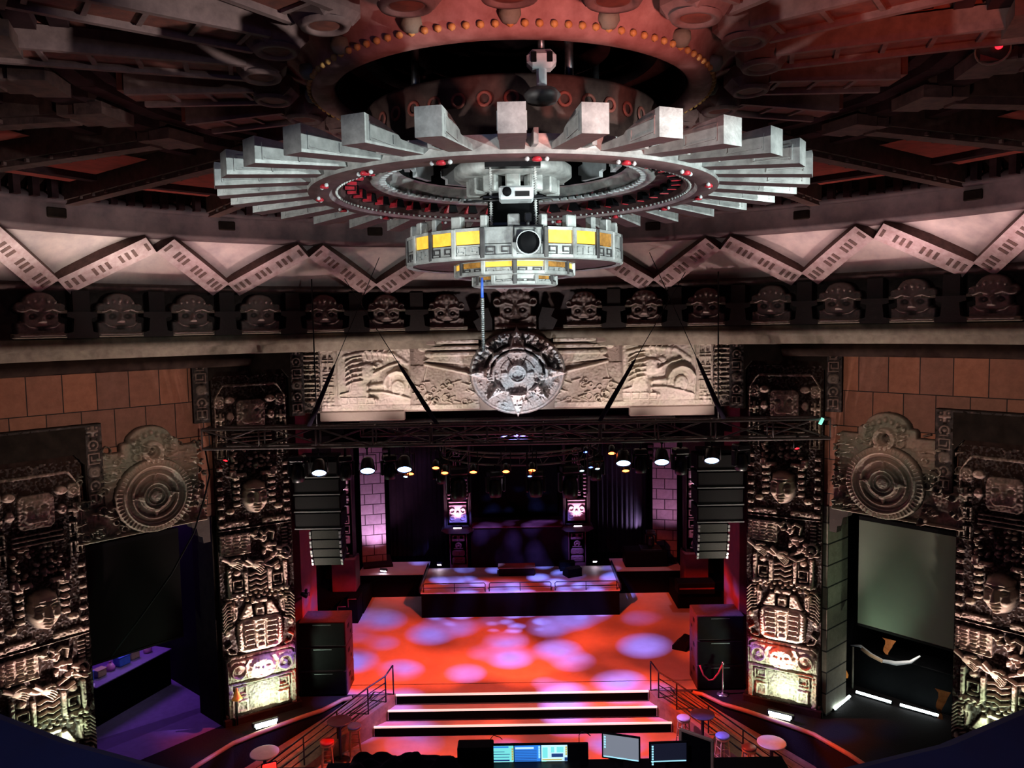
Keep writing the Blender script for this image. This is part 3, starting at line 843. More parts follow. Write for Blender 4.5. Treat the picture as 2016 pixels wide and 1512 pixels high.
# ------------------------------------------------------------------ header over the stage
HY = 21.25
def creature(hf, cx, cz):
    """crouching plumed beast with a curled haunch"""
    P = lambda l: [(cx+a, cz+b) for a, b in l]
    hf.rect(cx, cz, 2.1, 1.66, .05, bev=.05, r=.15)
    hf.line(P([(-.8, .5), (-.2, .62), (.5, .55), (.85, .3)]), .16, .05, 'over')
    hf.line(P([(.95, -.15), (.85, .05), (.6, .12), (.35, .0), (.25, -.25), (-.15, -.30)]), .17, .09, 'over')
    hf.ring(cx+.62, cz-.28, .34, .12, .07, a0=R(-20), a1=R(200)); hf.ell(cx+.62, cz-.36, .2, .22, .08, dome=.5)
    hf.line(P([(-.2, -.46), (.2, -.46), (.7, -.58), (.95, -.66)]), .10, .08, 'over')
    hf.line(P([(-.2, -.3), (-.2, -.62), (.02, -.66)]), .13, .09, 'over')
    hf.ell(cx-.18, cz+.1, .34, .22, .09, dome=.5); hf.ell(cx+.1, cz+.28, .14, .1, .07, dome=.5)
    hf.line(P([(.0, .05), (.35, .22), (.62, .3)]), .09, .08, 'over'); hf.ell(cx+.0, cz+.16, .04, .04, .06, 'sub')
    for i in range(6):
        hf.line(P([(-.35, .5-i*.13), (-.6, .46-i*.13), (-.78, .36-i*.13)]), .055, .08, 'over')
    for i in range(5): hf.line(P([(-.2+i*.14, .42), (-.26+i*.16, .62), (-.16+i*.17, .74)]), .05, .07, 'over')
    for i in range(4): hf.spiral(cx-.85+i*.24, cz-.7, .2, .18, .03, .05, 1, 3)
    hf.line(P([(-.95, -.52), (-.7, -.45), (-.6, -.1), (-.72, .2)]), .07, .07, 'over')
    hf.line(P([(.95, .7), (1.0, .2), (.98, -.6)]), .08, .06, 'over')
for side, nm in ((-1, 'left'), (1, 'right')):
    t = thing('frieze_panel', 'pale carved frieze with a crouching beast over the stage, %s of the sun stone' % nm, 'wall relief', (0, HY, 0), 0, 'carved frieze panels over the stage')
    lo, hi = (-5.32, -2.85) if side < 0 else (2.85, 5.32)
    hf = HF(lo, hi, 7.72, 9.46, .0145)
    hf.rect((lo+hi)/2, 8.6, 2.46, 1.72, .06, bev=.03)
    creature(hf, (lo+hi)/2+(.28 if side < 0 else -.28), 8.72)
    cx = lo+.24 if side < 0 else hi-.24
    for i in range(5): glyph(hf, cx, 7.98+i*.32, .36, .30, .06, 60+i)
    hf.rect((lo+hi)/2, 7.83, 2.4, .16, .03, r=.02)
    hf.rough(51, .005); hf.mesh('beast_panel', 'stone_frieze', t)
    lo, hi = (-3.0, -1.0) if side < 0 else (1.0, 3.0)
    hf = HF(lo, hi, 7.72, 9.92, .0145)
    out = lo if side < 0 else hi; q = side
    hf.rect((lo+hi)/2, 8.35, 1.98, 1.24, .035, bev=.03)
    for i in range(4):
        x1 = out-q*(.12+.18*i); x0 = .95*q
        hf.rect((x0+x1)/2, 9.74-i*.165, abs(x1-x0), .13, .16, 'max', bev=.025, r=.04); hf.ell(x1, 9.74-i*.165, .13, .10, .20, 'max', dome=.4)
    hf.poly([(.95*q, 8.9), (.95*q, 9.2), (out-q*.75, 9.22), (out-q*.45, 9.05)][::(-1 if q > 0 else 1)], .10, 'max', bev=.03)
    hf.line([(.9*q, 8.62), (out-q*.55, 8.98)], .13, .15)
    hf.line([(out-q*.62, 8.98), (out-q*.50, 8.5), (out-q*.62, 8.0)], .09, .09)
    g = random.Random(77)
    for i in range(40):
        x = q*g.uniform(1.1, 2.7); z = g.uniform(7.9, 8.55)
        if g.random() < .5: hf.ring(x, z, g.uniform(.05, .1), .04, .06)
        else: hf.rect(x, z, g.uniform(.12, .3), .05, .06, r=.02, rot=g.uniform(-.5, .5))
    hf.rect(q*2, 7.82, 2., .16, .05, r=.02)
    hf.rough(52, .005); hf.mesh('wing_panel', 'stone_frieze', t)
    lo, hi = (-6.05, -5.30) if side < 0 else (5.30, 6.05)
    hf = HF(lo, hi, 7.72, 9.5, .0145)
    for i in range(12): hf.rect((lo+hi)/2, 8.02+i*.125, .7, .07, .09, r=.02)
    for i in range(7):
        hf.ring(lo+.14, 7.95+i*.23, .07, .045, .10); glyph(hf, hi-.24, 8.0+i*.24, .34, .22, .09, 80+i)
    hf.rough(53, .006); hf.mesh('glyph_strip', 'stone', t)
    b = MB(); b.box((side*4.1, -.05, 9.62), (3.9, .3, .26), bev=.03); b.box((side*4.2, .06, 7.60), (2.3, .2, .26), bev=.02); b.build('moulding', 'stone_frieze', t)

t = thing('sun_stone', 'large round carved sun stone with star rays over the middle of the stage', 'wall relief', (.03, HY-.06, 8.70))
hf = HF(-1.44, 1.44, -1.24, 1.36, .011)
kz = 1.12/1.30
hf.ell(0, .03, 1.32, 1.17, .20, 'max', bev=.10)
hf.ell(0, .02, 1.22, 1.06, .05, 'sub', bev=.05)
def ray_(an, r0, r1, w, ht):
    c, s_ = math.cos(an), math.sin(an); p = lambda r, o: (r*c-o*s_, (r*s_+r*0+o*c)*kz)
    hf.poly([p(r0, -w), p(r1, -.02), p(r1, .02), p(r0, w)], ht, bev=.05)
g = random.Random(4)
for i in range(190):
    a = g.uniform(0, 2*PI); r = g.uniform(.95, 1.2) if math.sin(a) > 0 else g.uniform(.55, 1.1)
    if g.random() < .5: hf.ell(r*math.cos(a), r*math.sin(a)*kz, .06, .05, .06, dome=.5)
    else: hf.rect(r*math.cos(a), r*math.sin(a)*kz, .14, .045, .06, r=.015, rot=a+g.choice((0, 1.57)))
for i in range(24):
    a = PI*(i+.5)/24; hf.ell(1.18*math.cos(a), 1.03*math.sin(a), .08, .07, .10, dome=.4)
for i in range(8): ray_(PI/2+i*PI/4, .60, (1.52 if i == 0 else 1.38) if i % 2 == 0 else 1.14, .26 if i % 2 == 0 else .17, .24)
hf.ring(0, 0, .78, .09, .14, a0=R(-15), a1=R(195), k=.9); hf.ring(0, 0, .88, .085, .20, 'sub', a0=R(12), a1=R(76), k=.9); hf.ring(0, 0, .88, .085, .20, 'sub', a0=R(104), a1=R(168), k=.9)
hf.ell(0, 0, .68, .61, .06, bev=.04); hf.ring(0, 0, .71, .07, .17, 'sub', a0=R(0), a1=R(180), k=.9)
hf.ring(0, 0, .48, .05, .04, 'sub', a0=R(20), a1=R(70), k=.92); hf.ring(0, 0, .48, .05, .04, 'sub', a0=R(110), a1=R(160), k=.92)
for q in (-1, 1):
    hf.line([(q*.12, .22), (q*.25, .46)], .035, .08, 'sub'); hf.rect(q*.36, -.02, .18, .13, .06, r=.03); hf.ell(q*.45, -.12, .04, .03, .06, 'sub')
hf.ell(0, .5, .16, .10, .08, bev=.03); hf.ring(0, .5, .11, .03, .08, 'sub', a0=R(20), a1=R(160)); hf.rect(0, .34, .16, .2, .04, r=.03)
hf.ell(0, 0, .28, .26, .09, bev=.03); hf.ring(0, 0, .22, .05, .05); hf.ell(0, -.03, .15, .12, .07, 'sub', bev=.02)
hf.rough(61, .005); hf.cutbelow(.03, .10); hf.mesh('disc', 'stone_sun', t)

# ------------------------------------------------------------------ cornice masks
def mask_hf(s):
    hf = HF(-.62*s, .62*s, -.02, 1.0*s, .016)
    hf.rect(0, .16*s, .96*s, .34*s, .10, 'max', bev=.04); hf.rect(0, .52*s, .72*s, .6*s, .13, 'max', bev=.05, r=.12*s)
    hf.rect(0, .62*s, .98*s, .26*s, .12, 'max', bev=.05, r=.10*s); hf.ell(0, .74*s, .36*s, .24*s, .15, 'max', bev=.06, dome=.3)
    for q in (-1, 1):
        hf.ell(q*.16*s, .44*s, .10*s, .07*s, .07, 'sub'); hf.ell(q*.16*s, .44*s, .05*s, .04*s, .05)
        hf.line([(q*.06*s, .56*s), (q*.22*s, .60*s), (q*.36*s, .54*s)], .05*s, .06, 'over'); hf.ring(q*.40*s, .62*s, .07*s, .04*s, .05)
        hf.line([(q*.08*s, .2*s), (q*.26*s, .24*s), (q*.38*s, .34*s)], .06*s, .06, 'over')
    hf.poly([(-.10*s, .30*s), (.10*s, .30*s), (.03*s, .52*s), (-.03*s, .52*s)], .10, bev=.04)
    hf.ell(0, .20*s, .16*s, .06*s, .06, 'sub'); hf.rect(0, .06*s, .9*s, .07*s, .06, r=.02)
    for i in range(5): hf.ell((i-2)*.13*s, .80*s-.03*abs(i-2)*s, .05*s, .06*s, .06, dome=.5)
    hf.rough(71, .005); hf.cutbelow(.03, .06); return hf
ORD = ['nearest', 'second', 'third', 'fourth', 'fifth', 'sixth', 'seventh']
first = None
for side, nm in ((-1, 'left'), (1, 'right')):
    for k in range(7):
        deg = side*(8.65+7.5*k); loc = pol(12.16, deg, 9.9)
        if side < 0: lab = 'carved stone mask on the cornice, %s to the left of the sun stone' % ('the one nearest' if k == 0 else ORD[k]+' one')
        else: lab = 'carved stone mask on the cornice, %s to the right of the sun stone' % ('the one nearest' if k == 0 else ORD[k]+' one')
        if first is None:
            first = thing('cornice_mask', lab, 'mask', loc, -R(deg), 'stone masks along the cornice')
            mask_hf(1.).mesh('mask_face', 'stone_mask', first)
            MB().box((0, -.05, .045), (1.1, .2, .1), bev=.02).build('mask_shelf', 'ledge', first)
        else: dup(first, lab, loc, -R(deg))
t = thing('cornice_mask', 'broad dark carved mask on the cornice directly above the sun stone', 'mask', (0, 21.2, 9.86), 0, 'stone masks along the cornice')
mask_hf(1.22).mesh('mask_face', 'stone_mask', t)
for q in (-1, 1): MB().prism([(q*.62, 0), (q*1.0, 0), (q*1.12, .25), (q*.95, .35), (q*1.05, .55), (q*.72, .6), (q*.62, .3)][::q], -.16, .05).build('side_scroll', 'stone_mask', t)
# ------------------------------------------------------------------ chandelier
CH = thing('chandelier', 'huge round tiered chandelier with radiating square fins hanging from the dome', 'chandelier', (0, CY, 11.4))
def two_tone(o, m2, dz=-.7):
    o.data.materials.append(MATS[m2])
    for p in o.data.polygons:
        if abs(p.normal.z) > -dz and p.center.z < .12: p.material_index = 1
fin = MB(); fin.prism([(2.06, .09), (3.15, -.01), (3.15, .215), (2.92, .20), (2.66, .15), (2.62, .125), (2.06, .125)], -.105, .105)
for q in (-1, 1):       # raised fret lines on the flanks
    fin.box((2.97, q*.108, .16), (.24, .008, .014)); fin.box((3.08, q*.108, .09), (.014, .008, .13)); fin.box((2.90, q*.108, .05), (.34, .008, .014)); fin.box((2.74, q*.108, .09), (.014, .008, .08))
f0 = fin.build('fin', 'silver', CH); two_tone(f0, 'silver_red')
stub = MB(); stub.prism([(2.15, .10), (2.50, .06), (2.50, .19), (2.15, .19)], -.02, .02); s0 = stub.build('stub_plate', 'silver', CH)
for k in range(32):
    a = -PI/2+2*PI*k/32
    if k == 0: f0.rotation_euler = (0, 0, a); s0.rotation_euler = (0, 0, a+.078); continue
    dup(f0, rz=a, parent=CH); dup(s0, rz=a+(.078 if k < 16 else -.078), parent=CH)
b = MB(); b.lathe([(2.26, .20), (2.24, .04), (2.02, .02), (1.99, .06), (1.97, .045), (1.93, .075), (1.90, .06)], 128)
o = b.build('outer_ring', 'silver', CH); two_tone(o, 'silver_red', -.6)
b = MB(); b.lathe([(1.90, .06), (1.86, .14), (1.80, .19), (1.60, .205), (1.58, .19)], 128); b.build('notched_band', 'silver_red', CH)
b = MB(); b.lathe([(1.58, .19), (1.55, .17), (1.50, .175), (1.42, .26), (1.38, .27), (1.36, .33), (1.28, .34)], 128); b.build('inner_ring', 'silver', CH)
b = MB()
for k in range(80):
    a = 2*PI*k/80; b.box((1.465*math.cos(a), 1.465*math.sin(a), .205), (.10, .085, .035), a, bev=.008)
b.build('segment_row', 'white_metal', CH)
b = MB()
for k in range(150):
    a = 2*PI*k/150; b.lathe([(0, -.02), (.02, 0), (0, .02)], 6, (1.945*math.cos(a), 1.945*math.sin(a), .055))
b.build('pearl_row', 'silver', CH)
n1 = MB(); n1.prism([(-.065, 0), (.065, 0), (.05, .10), (-.02, .13)], -.06, .06); n0 = n1.build('notch', 'black', CH)
n2 = MB(); n2.prism([(.065, -.01), (.10, -.005), (.075, .06), (.055, .10)], -.05, .05); q0 = n2.build('notch_side', 'jewel_red', n0)
for k in range(40):
    a = 2*PI*k/40; o = n0 if k == 0 else dup(n0, parent=CH)
    o.location = (1.80*math.cos(a), 1.80*math.sin(a), .10); o.rotation_euler = (0, R(0), a+PI/2)
for k in range(16):
    a = -PI/2+2*PI*(k+.5)/16-.098; x, y = math.cos(a), math.sin(a)
    if k == 0:
        j0 = MB().lathe([(0, -.02), (.04, -.014), (.045, .0), (.03, .02)], 12).build('jewel', 'jewel_red', CH)
        for q in (-1, 1): MB().lathe([(0, -.018), (.018, -.009), (.021, .006), (.012, .02)], 10, (0, q*.085, .0)).build('bulb', 'white_metal', j0)
    o = j0 if k == 0 else dup(j0, parent=CH)
    o.location = (2.14*x, 2.14*y, .01); o.rotation_euler = (0, 0, a)
b = MB(); b.lathe([(1.28, .34), (1.28, .60), (1.5, .62), (1.5, .9), (0, .9)], 96); b.build('well', 'black', CH)
for k in range(12):
    a = 2*PI*k/12+.1; M = Matrix.Rotation(a, 4, 'Z')
    b = MB(); b.prism([(-.16, .34), (.16, .34), (.16, .40), (.22, .42), (.22, .52), (.14, .54), (.14, .62), (-.14, .62), (-.14, .54), (-.22, .52), (-.22, .42), (-.16, .40)], -.03, .03, M @ Matrix.Translation((0, -1.18, 0)))
    b.build('scalloped_plate', 'white_metal', CH)
b = MB(); b.lathe([(0, .16), (.3, .16), (.34, .20), (.60, .20), (.66, .24), (.66, .34), (.60, .38), (0, .38)], 64); o = b.build('hub_disc', 'silver', CH); two_tone(o, 'silver_red', -.6)
b = MB()
for k in range(12):
    a = 2*PI*k/12; b.box((.44*math.cos(a), .44*math.sin(a), .12), (.16, .16, .18), a, bev=.015)
b.build('hub_blocks', 'silver', CH)
b = MB(); b.lathe([(1.50, .22), (1.56, .30), (1.60, .80), (1.62, .86), (1.60, .90), (1.4, .92)], 96); dr = b.build('drum', 'drum_paint', CH)
b = MB()
for k in range(40):
    a = 2*PI*k/40; M = Matrix.Translation((1.60*math.cos(a), 1.60*math.sin(a), .68)) @ Matrix.Rotation(a, 4, 'Z') @ Matrix.Rotation(PI/2, 4, 'Y')
    b.lathe([(.075, 0), (.07, .012), (.05, .012), (.045, .0)], 14, M=M)
b.build('painted_rings', 'beam_fancy', dr)
for k in range(4):
    a = R(30)+PI/2*k; MB().tube([(1.15*math.cos(a), 1.15*math.sin(a), .85), (1.15*math.cos(a), 1.15*math.sin(a), 1.75)], .045, 10).build('hanger_rod', 'steel', CH)
# lantern of three tiers
def tier(r, z0, z1, n, panes, nm):
    T_ = MB(); rr = r
    T_.lathe([(rr-.05, z0), (rr+.0, z0-.012), (rr+.02, z0), (rr+.02, z0+.03), (rr, z0+.035)], n, smooth=False)
    T_.lathe([(rr, z0+.03), (rr, z0+(z1-z0)*.45), (rr-.03, z0+(z1-z0)*.45), (rr-.05, z0+.03)], n, smooth=False)
    T_.lathe([(rr-.01, z1-.03), (rr+.015, z1-.03), (rr+.015, z1), (rr-.04, z1)], n, smooth=False)
    body = T_.build(nm, 'silver', CH)
    ap = r*math.cos(PI/n); wd = 2*r*math.sin(PI/n)
    for k in range(n):
        a = 2*PI*(k+.5)/n; M = Matrix.Rotation(a+PI/2, 4, 'Z') @ Matrix.Translation((0, -ap, 0))
        h = z1-z0; p = MB()
        for i in range(2):    # frets on the lower half
            u = (i-.5)*wd*.48
            for (aa, bb) in (((-.3, .1), (.3, .1)), ((.3, .1), (.3, .36)), ((.3, .36), (-.3, .36)), ((-.3, .36), (-.3, .2)), ((-.3, .2), (.1, .2))):
                x0, x1 = u+aa[0]*wd*.42, u+bb[0]*wd*.42; q0_, q1_ = z0+aa[1]*h, z0+bb[1]*h
                p.box(((x0+x1)/2, -.006, (q0_+q1_)/2), (abs(x1-x0)+.012, .014, abs(q1_-q0_)+.012), M=M)
        p.box((-wd/2, 0, z0+h*.5), (.05, .05, h), M=M, bev=.008)
        p.build('fret_panel', 'silver_dark' if k % 2 else 'silver', body)
        kind = panes[k % len(panes)]
        g = MB(); g.box((0, .01, z0+h*.71), (wd*.86, .02, h*.46), M=M)
        if kind == 2 or kind == 0: g.build('blank_panel', 'silver', body)
        elif kind: g.build('amber_pane', 'amber' if kind == 1 else 'amber_dim', body)
    return body
tier(1.20, -.74, -.44, 24, [2, 1, 3, 2, 1, 1, 2, 2, 1, 3, 2, 2, 2, 2, 1, 1, 1, 2, 2, 1, 1, 3, 2, 2], 'upper_tier')
tier(.66, -.86, -.70, 12, [1, 3, 1], 'middle_tier')
tier(.46, -.96, -.84, 12, [2, 3, 2], 'lower_tier')
b = MB(); b.lathe([(.64, -.72), (1.18, -.73)], 48); b.lathe([(.44, -.86), (.64, -.86)], 48); b.lathe([(0, -.96), (.45, -.96)], 48); b.build('lantern_floor', 'silver_red', CH)
b = MB(); b.lathe([(1.0, -.6), (1.0, -.40), (.3, -.36), (.28, .16)], 48); b.build('lantern_core', 'black', CH)
for k in range(24):
    a = 2*PI*k/24; b = MB(); M = Matrix.Rotation(a, 4, 'Z')
    b.box((1.12, 0, -.38), (.09, .07 if k % 2 else .12, .14), M=M, bev=.01); b.build('upright', 'silver', CH)
for q in (-1, 1):
    b = MB()
    for i in range(26): b.lathe([(0, -.012), (.022, 0), (0, .012)], 6, (q*.225, -.95, -.42+i*.024)); 
    b.box((q*.225, -.95, -.1), (.02, .02, .66)); b.build('beaded_post', 'silver', CH)
b = MB(); b.box((0, -.95, .20), (.56, .12, .05)); b.box((0, -.95, -.12), (.6, .1, .02)); b.box((.0, -.9, -.38), (.5, .05, .03)); b.tube([(-.5, -.98, -.16), (.5, -.98, -.13)], .012, 8); b.build('post_frame', 'black_metal', CH)

# things hung on the chandelier
t = thing('projector', 'small pale projector on the frame under the chandelier hub', 'projector', (.03, 7.92, 11.22))
MB().box((0, 0, .065), (.34, .30, .13), bev=.02).build('case', 'white_metal', t)
MB().lathe([(.0, -.02), (.045, -.02), (.045, .02), (0, .02)], 16, M=Matrix.Translation((-.09, -.16, .07)) @ Matrix.Rotation(PI/2, 4, 'X')).build('lens', 'black', t)
MB().box((.06, -.152, .05), (.14, .006, .05)).build('vent', 'grille', t)
def aim_mat(loc, tgt):
    d = (Vector(tgt)-Vector(loc)).normalized(); q = d.to_track_quat('-Z', 'Y')
    return Matrix.Translation(loc) @ q.to_matrix().to_4x4()
def lamp(name, label, loc, tgt, r, ln, lens, body='black_metal', group=None, up=.3, yoke=True, cat='stage light'):
    """can light: body and lens along the aim line, yoke and clamp to what is above"""
    t = thing(name, label, cat, loc, 0, group)
    M = aim_mat((0, 0, 0), Vector(tgt)-Vector(loc))
    b = MB(); b.lathe([(0, ln), (r*.55, ln), (r*.8, ln*.8), (r*.92, ln*.35), (r, 0), (r, -.03), (r*.93, -.03), (r*.9, .02)], 20, M=M); b.build('can', body, t)
    if lens: MB().lathe([(0, .0), (r*.92, .0), (r*.92, .01)], 20, M=M).build('lens', lens, t)
    if yoke:
        y = MB(); rr = r*1.15
        y.tube([(-rr, 0, 0), (-rr, 0, up*.7), (rr, 0, up*.7), (rr, 0, 0)], .015, 6); y.tube([(0, 0, up*.7), (0, 0, up)], .02, 6); y.build('yoke', 'black_metal', t)
        MB().box((0, 0, up+.02), (.07, .09, .08), bev=.01).build('clamp', 'black_metal', t)
    return t
lamp('spotlight', 'black round spotlight on an arm below the chandelier fins', (.14, 7.75, 10.80), (.1, 3., 9.6), .12, .26, 'black', 'white_metal', up=.22)
t = thing('moving_light', 'pale grey moving light hung between the dome and the chandelier drum', 'stage light', (.27, 7.15, 12.02))
MB().box((0, 0, .30), (.26, .22, .16), bev=.05).build('base', 'white_metal', t)
for q in (-1, 1): MB().box((q*.07, -.112, .30), (.05, .01, .09), bev=.004).build('vent', 'black', t)
MB().box((0, 0, .13), (.09, .10, .22), bev=.02).build('yoke', 'white_metal', t)
MB().lathe([(0, -.06), (.13, -.06), (.17, .0), (.13, .05), (0, .05)], 20).build('head', 'silver_dark', t)
MB().tube([(0, 0, .38), (0, 0, .62)], .03, 8).build('hanger', 'steel', t)
t = thing('hoist_chain', 'pale hoist chain with a blue top hanging below the chandelier lantern', 'chain', (-.33, 8., 9.72))
b = MB()
for i in range(26): b.lathe([(.006, -.014), (.02, -.006), (.02, .006), (.006, .014)], 8, (0, 0, .02+i*.021))
b.build('links', 'chrome', t)
MB().tube([(0, 0, .56), (0, 0, .76)], .014, 8).build('blue_sleeve', 'plastic_blue', t)
SPL = lamp('spotlight', 'grey spotlight with a small red light on the ceiling beam in the top right corner', (4.75, 8., 12.62), (3., 5., 9.), .16, .30, 'silver_dark', 'plaster_grey', up=.2)

MB().lathe([(0, 0), (.035, 0), (.035, .02), (0, .02)], 12, M=aim_mat((0, 0, 0), (-1.75, -3., -3.62)) @ Matrix.Translation((-.05, .04, -.03))).build('red_light', 'led_red', SPL)
# ------------------------------------------------------------------ trusses
def truss(mbn, x0, x1, y0, y1, z0, z1, bay, t):
    b = MB()
    for y in (y0, y1):
        for z in (z0, z1): b.tube([(x0, y, z), (x1, y, z)], .038, 8)
    b.build('chord', 'truss_metal', t)
    n = int((x1-x0)/bay); b = MB(); st = (x1-x0)/n
    for i in range(n+1):
        x = x0+i*st
        b.tube([(x, y0, z0), (x, y0, z1)], .022, 6); b.tube([(x, y1, z0), (x, y1, z1)], .022, 6); b.tube([(x, y0, z0), (x, y1, z0)], .02, 6); b.tube([(x, y0, z1), (x, y1, z1)], .02, 6)
        if i < n:
            u, v = (z0, z1) if i % 2 else (z1, z0)
            b.tube([(x, y0, u), (x+st, y0, v)], .024, 6); b.tube([(x, y1, v), (x+st, y1, u)], .024, 6)
    b.build('brace', 'truss_metal', t)
t = thing('lighting_truss', 'long dark box truss across the front of the stage', 'truss', (0, 19., 7.1))
truss(t, -7.65, 7.55, -.1, .35, .03, .50, 1.27, t)
t = thing('lighting_truss', 'shorter dark truss hung above the middle of the stage, behind the front truss', 'truss', (0, 22.6, 6.9))
truss(t, -4.5, 4.5, -.2, .2, 0, .4, 1.0, t)
t = thing('ring_truss', 'dark circular truss hung over the stage', 'truss', (.05, 23.2, 6.25))
b = MB()
for r_, z_ in ((2.35, 0), (2.35, .32), (2.05, .16)):
    b.tube([(r_*math.cos(2*PI*k/48), r_*math.sin(2*PI*k/48), z_) for k in range(48)], .028, 6, closed=True)
b.build('ring_chord', 'truss_metal', t)
b = MB()
for k in range(24):
    a = 2*PI*k/24; a2 = a+PI/24
    b.tube([(2.35*math.cos(a), 2.35*math.sin(a), 0), (2.35*math.cos(a2), 2.35*math.sin(a2), .32), (2.05*math.cos(a), 2.05*math.sin(a), .16), (2.35*math.cos(a), 2.35*math.sin(a), 0)], .014, 5)
b.build('ring_brace', 'truss_metal', t)
# slings and cables holding the front truss
for i, (xa, xb, za, lab) in enumerate(((-5.1, -3.4, 7.6, 'leftmost black sling from the front truss up towards the cove'), (-1.95, -4.6, 7.6, 'black sling above the front truss leaning left, left of the sun stone'), (2.0, 4.6, 7.6, 'black sling above the front truss leaning right, right of the sun stone'), (5.05, 3.4, 7.6, 'rightmost black sling from the front truss up towards the cove'))):
    t = thing('truss_sling', lab, 'sling', (xa, 19.1, za), 0, 'slings of the front truss')
    d = Vector((xb-xa, .9, 11.75-za))
    MB().tube([(0, 0, 0), tuple(d)], .010, 6).build('wire', 'black_metal', t)
    MB().tube([(0, 0, 0), tuple(d*.1), tuple(d*.32), tuple(d*.36)], [.05, .065, .045, .02], 8).build('sleeve', 'black_cloth', t)
for x, lab in ((-4.95, 'thin vertical cable down to the front truss by the left glyph strip'), (4.95, 'thin vertical cable down to the front truss by the right glyph strip')):
    tag(MB().tube([(0, 0, 0), (0, 0, 3.6)], .018, 6).build('hanging_cable', 'black_metal', None, (x, 19.3, 7.6)), lab, 'cable', 'cables of the front truss')
t = tag(MB().tube([(0, 0, 0), (.1, -.05, -.6), (-.05, -.1, -1.2), (-.3, -.2, -2.0), (-.75, -.5, -2.9), (-1.35, -.9, -3.8), (-1.9, -1.3, -4.6)], .022, 8).build('power_cable', 'black', None, (-7.6, 18.95, 7.1)), 'black power cable drooping from the left end of the front truss', 'cable')

# ------------------------------------------------------------------ lights on the trusses
def moving_head(label, loc, s=1., grp='moving heads under the trusses', up=.0, glow=None, rz=0.):
    t = thing('moving_light', label, 'stage light', loc, rz, grp)
    MB().box((0, 0, 0), (.34*s, .28*s, .14*s), bev=.03*s).build('base', 'black_metal', t)
    y = MB()
    for q in (-1, 1): y.box((q*.19*s, 0, -.24*s), (.06*s, .14*s, .36*s), bev=.015*s)
    y.box((0, 0, -.09*s), (.42*s, .14*s, .06*s), bev=.01*s); y.build('yoke', 'black_metal', t)
    MB().lathe([(0, .20*s), (.10*s, .19*s), (.14*s, .08*s), (.145*s, -.10*s), (.13*s, -.20*s), (.11*s, -.20*s)], 20, (0, 0, -.33*s)).build('head', 'black_metal', t)
    MB().lathe([(0, 0), (.11*s, 0)], 16, (0, 0, -.52*s)).build('lens', glow or 'black', t)
    if up: MB().tube([(0, 0, .06*s), (0, 0, up)], .03, 8).build('drop_pipe', 'black_metal', t)
    return t
AUD = lambda x, d=5.: (x*.8, 19.-d, 6.5-d*1.25)
pos = ['leftmost', 'second from the left', 'third from the left', 'third from the right', 'second from the right', 'rightmost']
for i, (x, z) in enumerate(((-4.84, 6.5), (-3.66, 6.53), (-2.76, 6.55), (2.56, 6.61), (3.49, 6.62), (4.70, 6.64))):
    lamp('wash_light', 'bright blue-white wash light under the front truss, %s of its row' % pos[i], (x, 18.92, z), AUD(x), .185, .34, 'led_blue', group='blue-white wash lights', up=7.08-z)
for i, (px_, z, y, lab) in enumerate(((-2.95, 6.30, 20.4, 'small orange-red lamp, upper one of the two under the third blue wash light'), (-2.80, 6.2, 20.2, 'small orange-red lamp, lower one of the two under the third blue wash light'),
        (-2.22, 6.20, 21., 'small orange lamp left of the left stage pillar, first of its row'), (-2.0, 6.02, 21.2, 'small orange lamp at the left stage pillar'),
        (-1.22, 6.03, 21.2, 'small orange lamp hung right of the left stage pillar'), (-.33, 6.03, 21.2, 'small orange lamp hung over the middle of the stage'),
        (.38, 6.05, 21.2, 'small orange lamp hung just right of the middle of the stage'), (2.41, 6.68, 20., 'small orange-red lamp beside the right blue wash lights, upper one'), (2.90, 6.03, 21., 'small orange-red lamp beside the right blue wash lights, lower one'))):
    k_ = 19.35/y; z = 10-(10-z)*k_
    lamp('par_lamp', lab, (px_*k_, 19.35, z), (px_*.8, 14.3, z-6.), .10, .2, 'led_orange', group='small orange lamps', up=7.09-z)
for x, y, z, m, lab in ((-2.98, 20.6, 6.05, 'led_cyan', 'tiny pale blue lamp below the left orange pair'), (1.72, 21., 6.05, 'led_cyan', 'pale blue lamp by the top of the right stage pillar'), (2.14, 21., 6.1, 'led_cyan', 'pale blue lamp just right of the right stage pillar'), (1.96, 21., 6.14, 'led_blue_small', 'deep blue lamp between two pale blue lamps at the right pillar'), (1.83, 21., 6.56, 'led_blue_small', 'deep blue dot of a lamp high by the right pillar'), (.32, 21.4, 5.85, 'led_blue_small', 'deep blue dot of a lamp below the middle orange lamp'), (-7.1, 18.9, 6.85, 'led_red', 'small red light under the left end of the front truss'), (6.75, 18.9, 6.9, 'led_red', 'small red light under the right end of the front truss')):
    k_ = 19.35/y; z = 10-(10-z)*k_
    lamp('small_lamp', lab, (x*k_, 19.35, z), (x, 14.3, z-5.5), .065, .13, m, up=7.09-z)
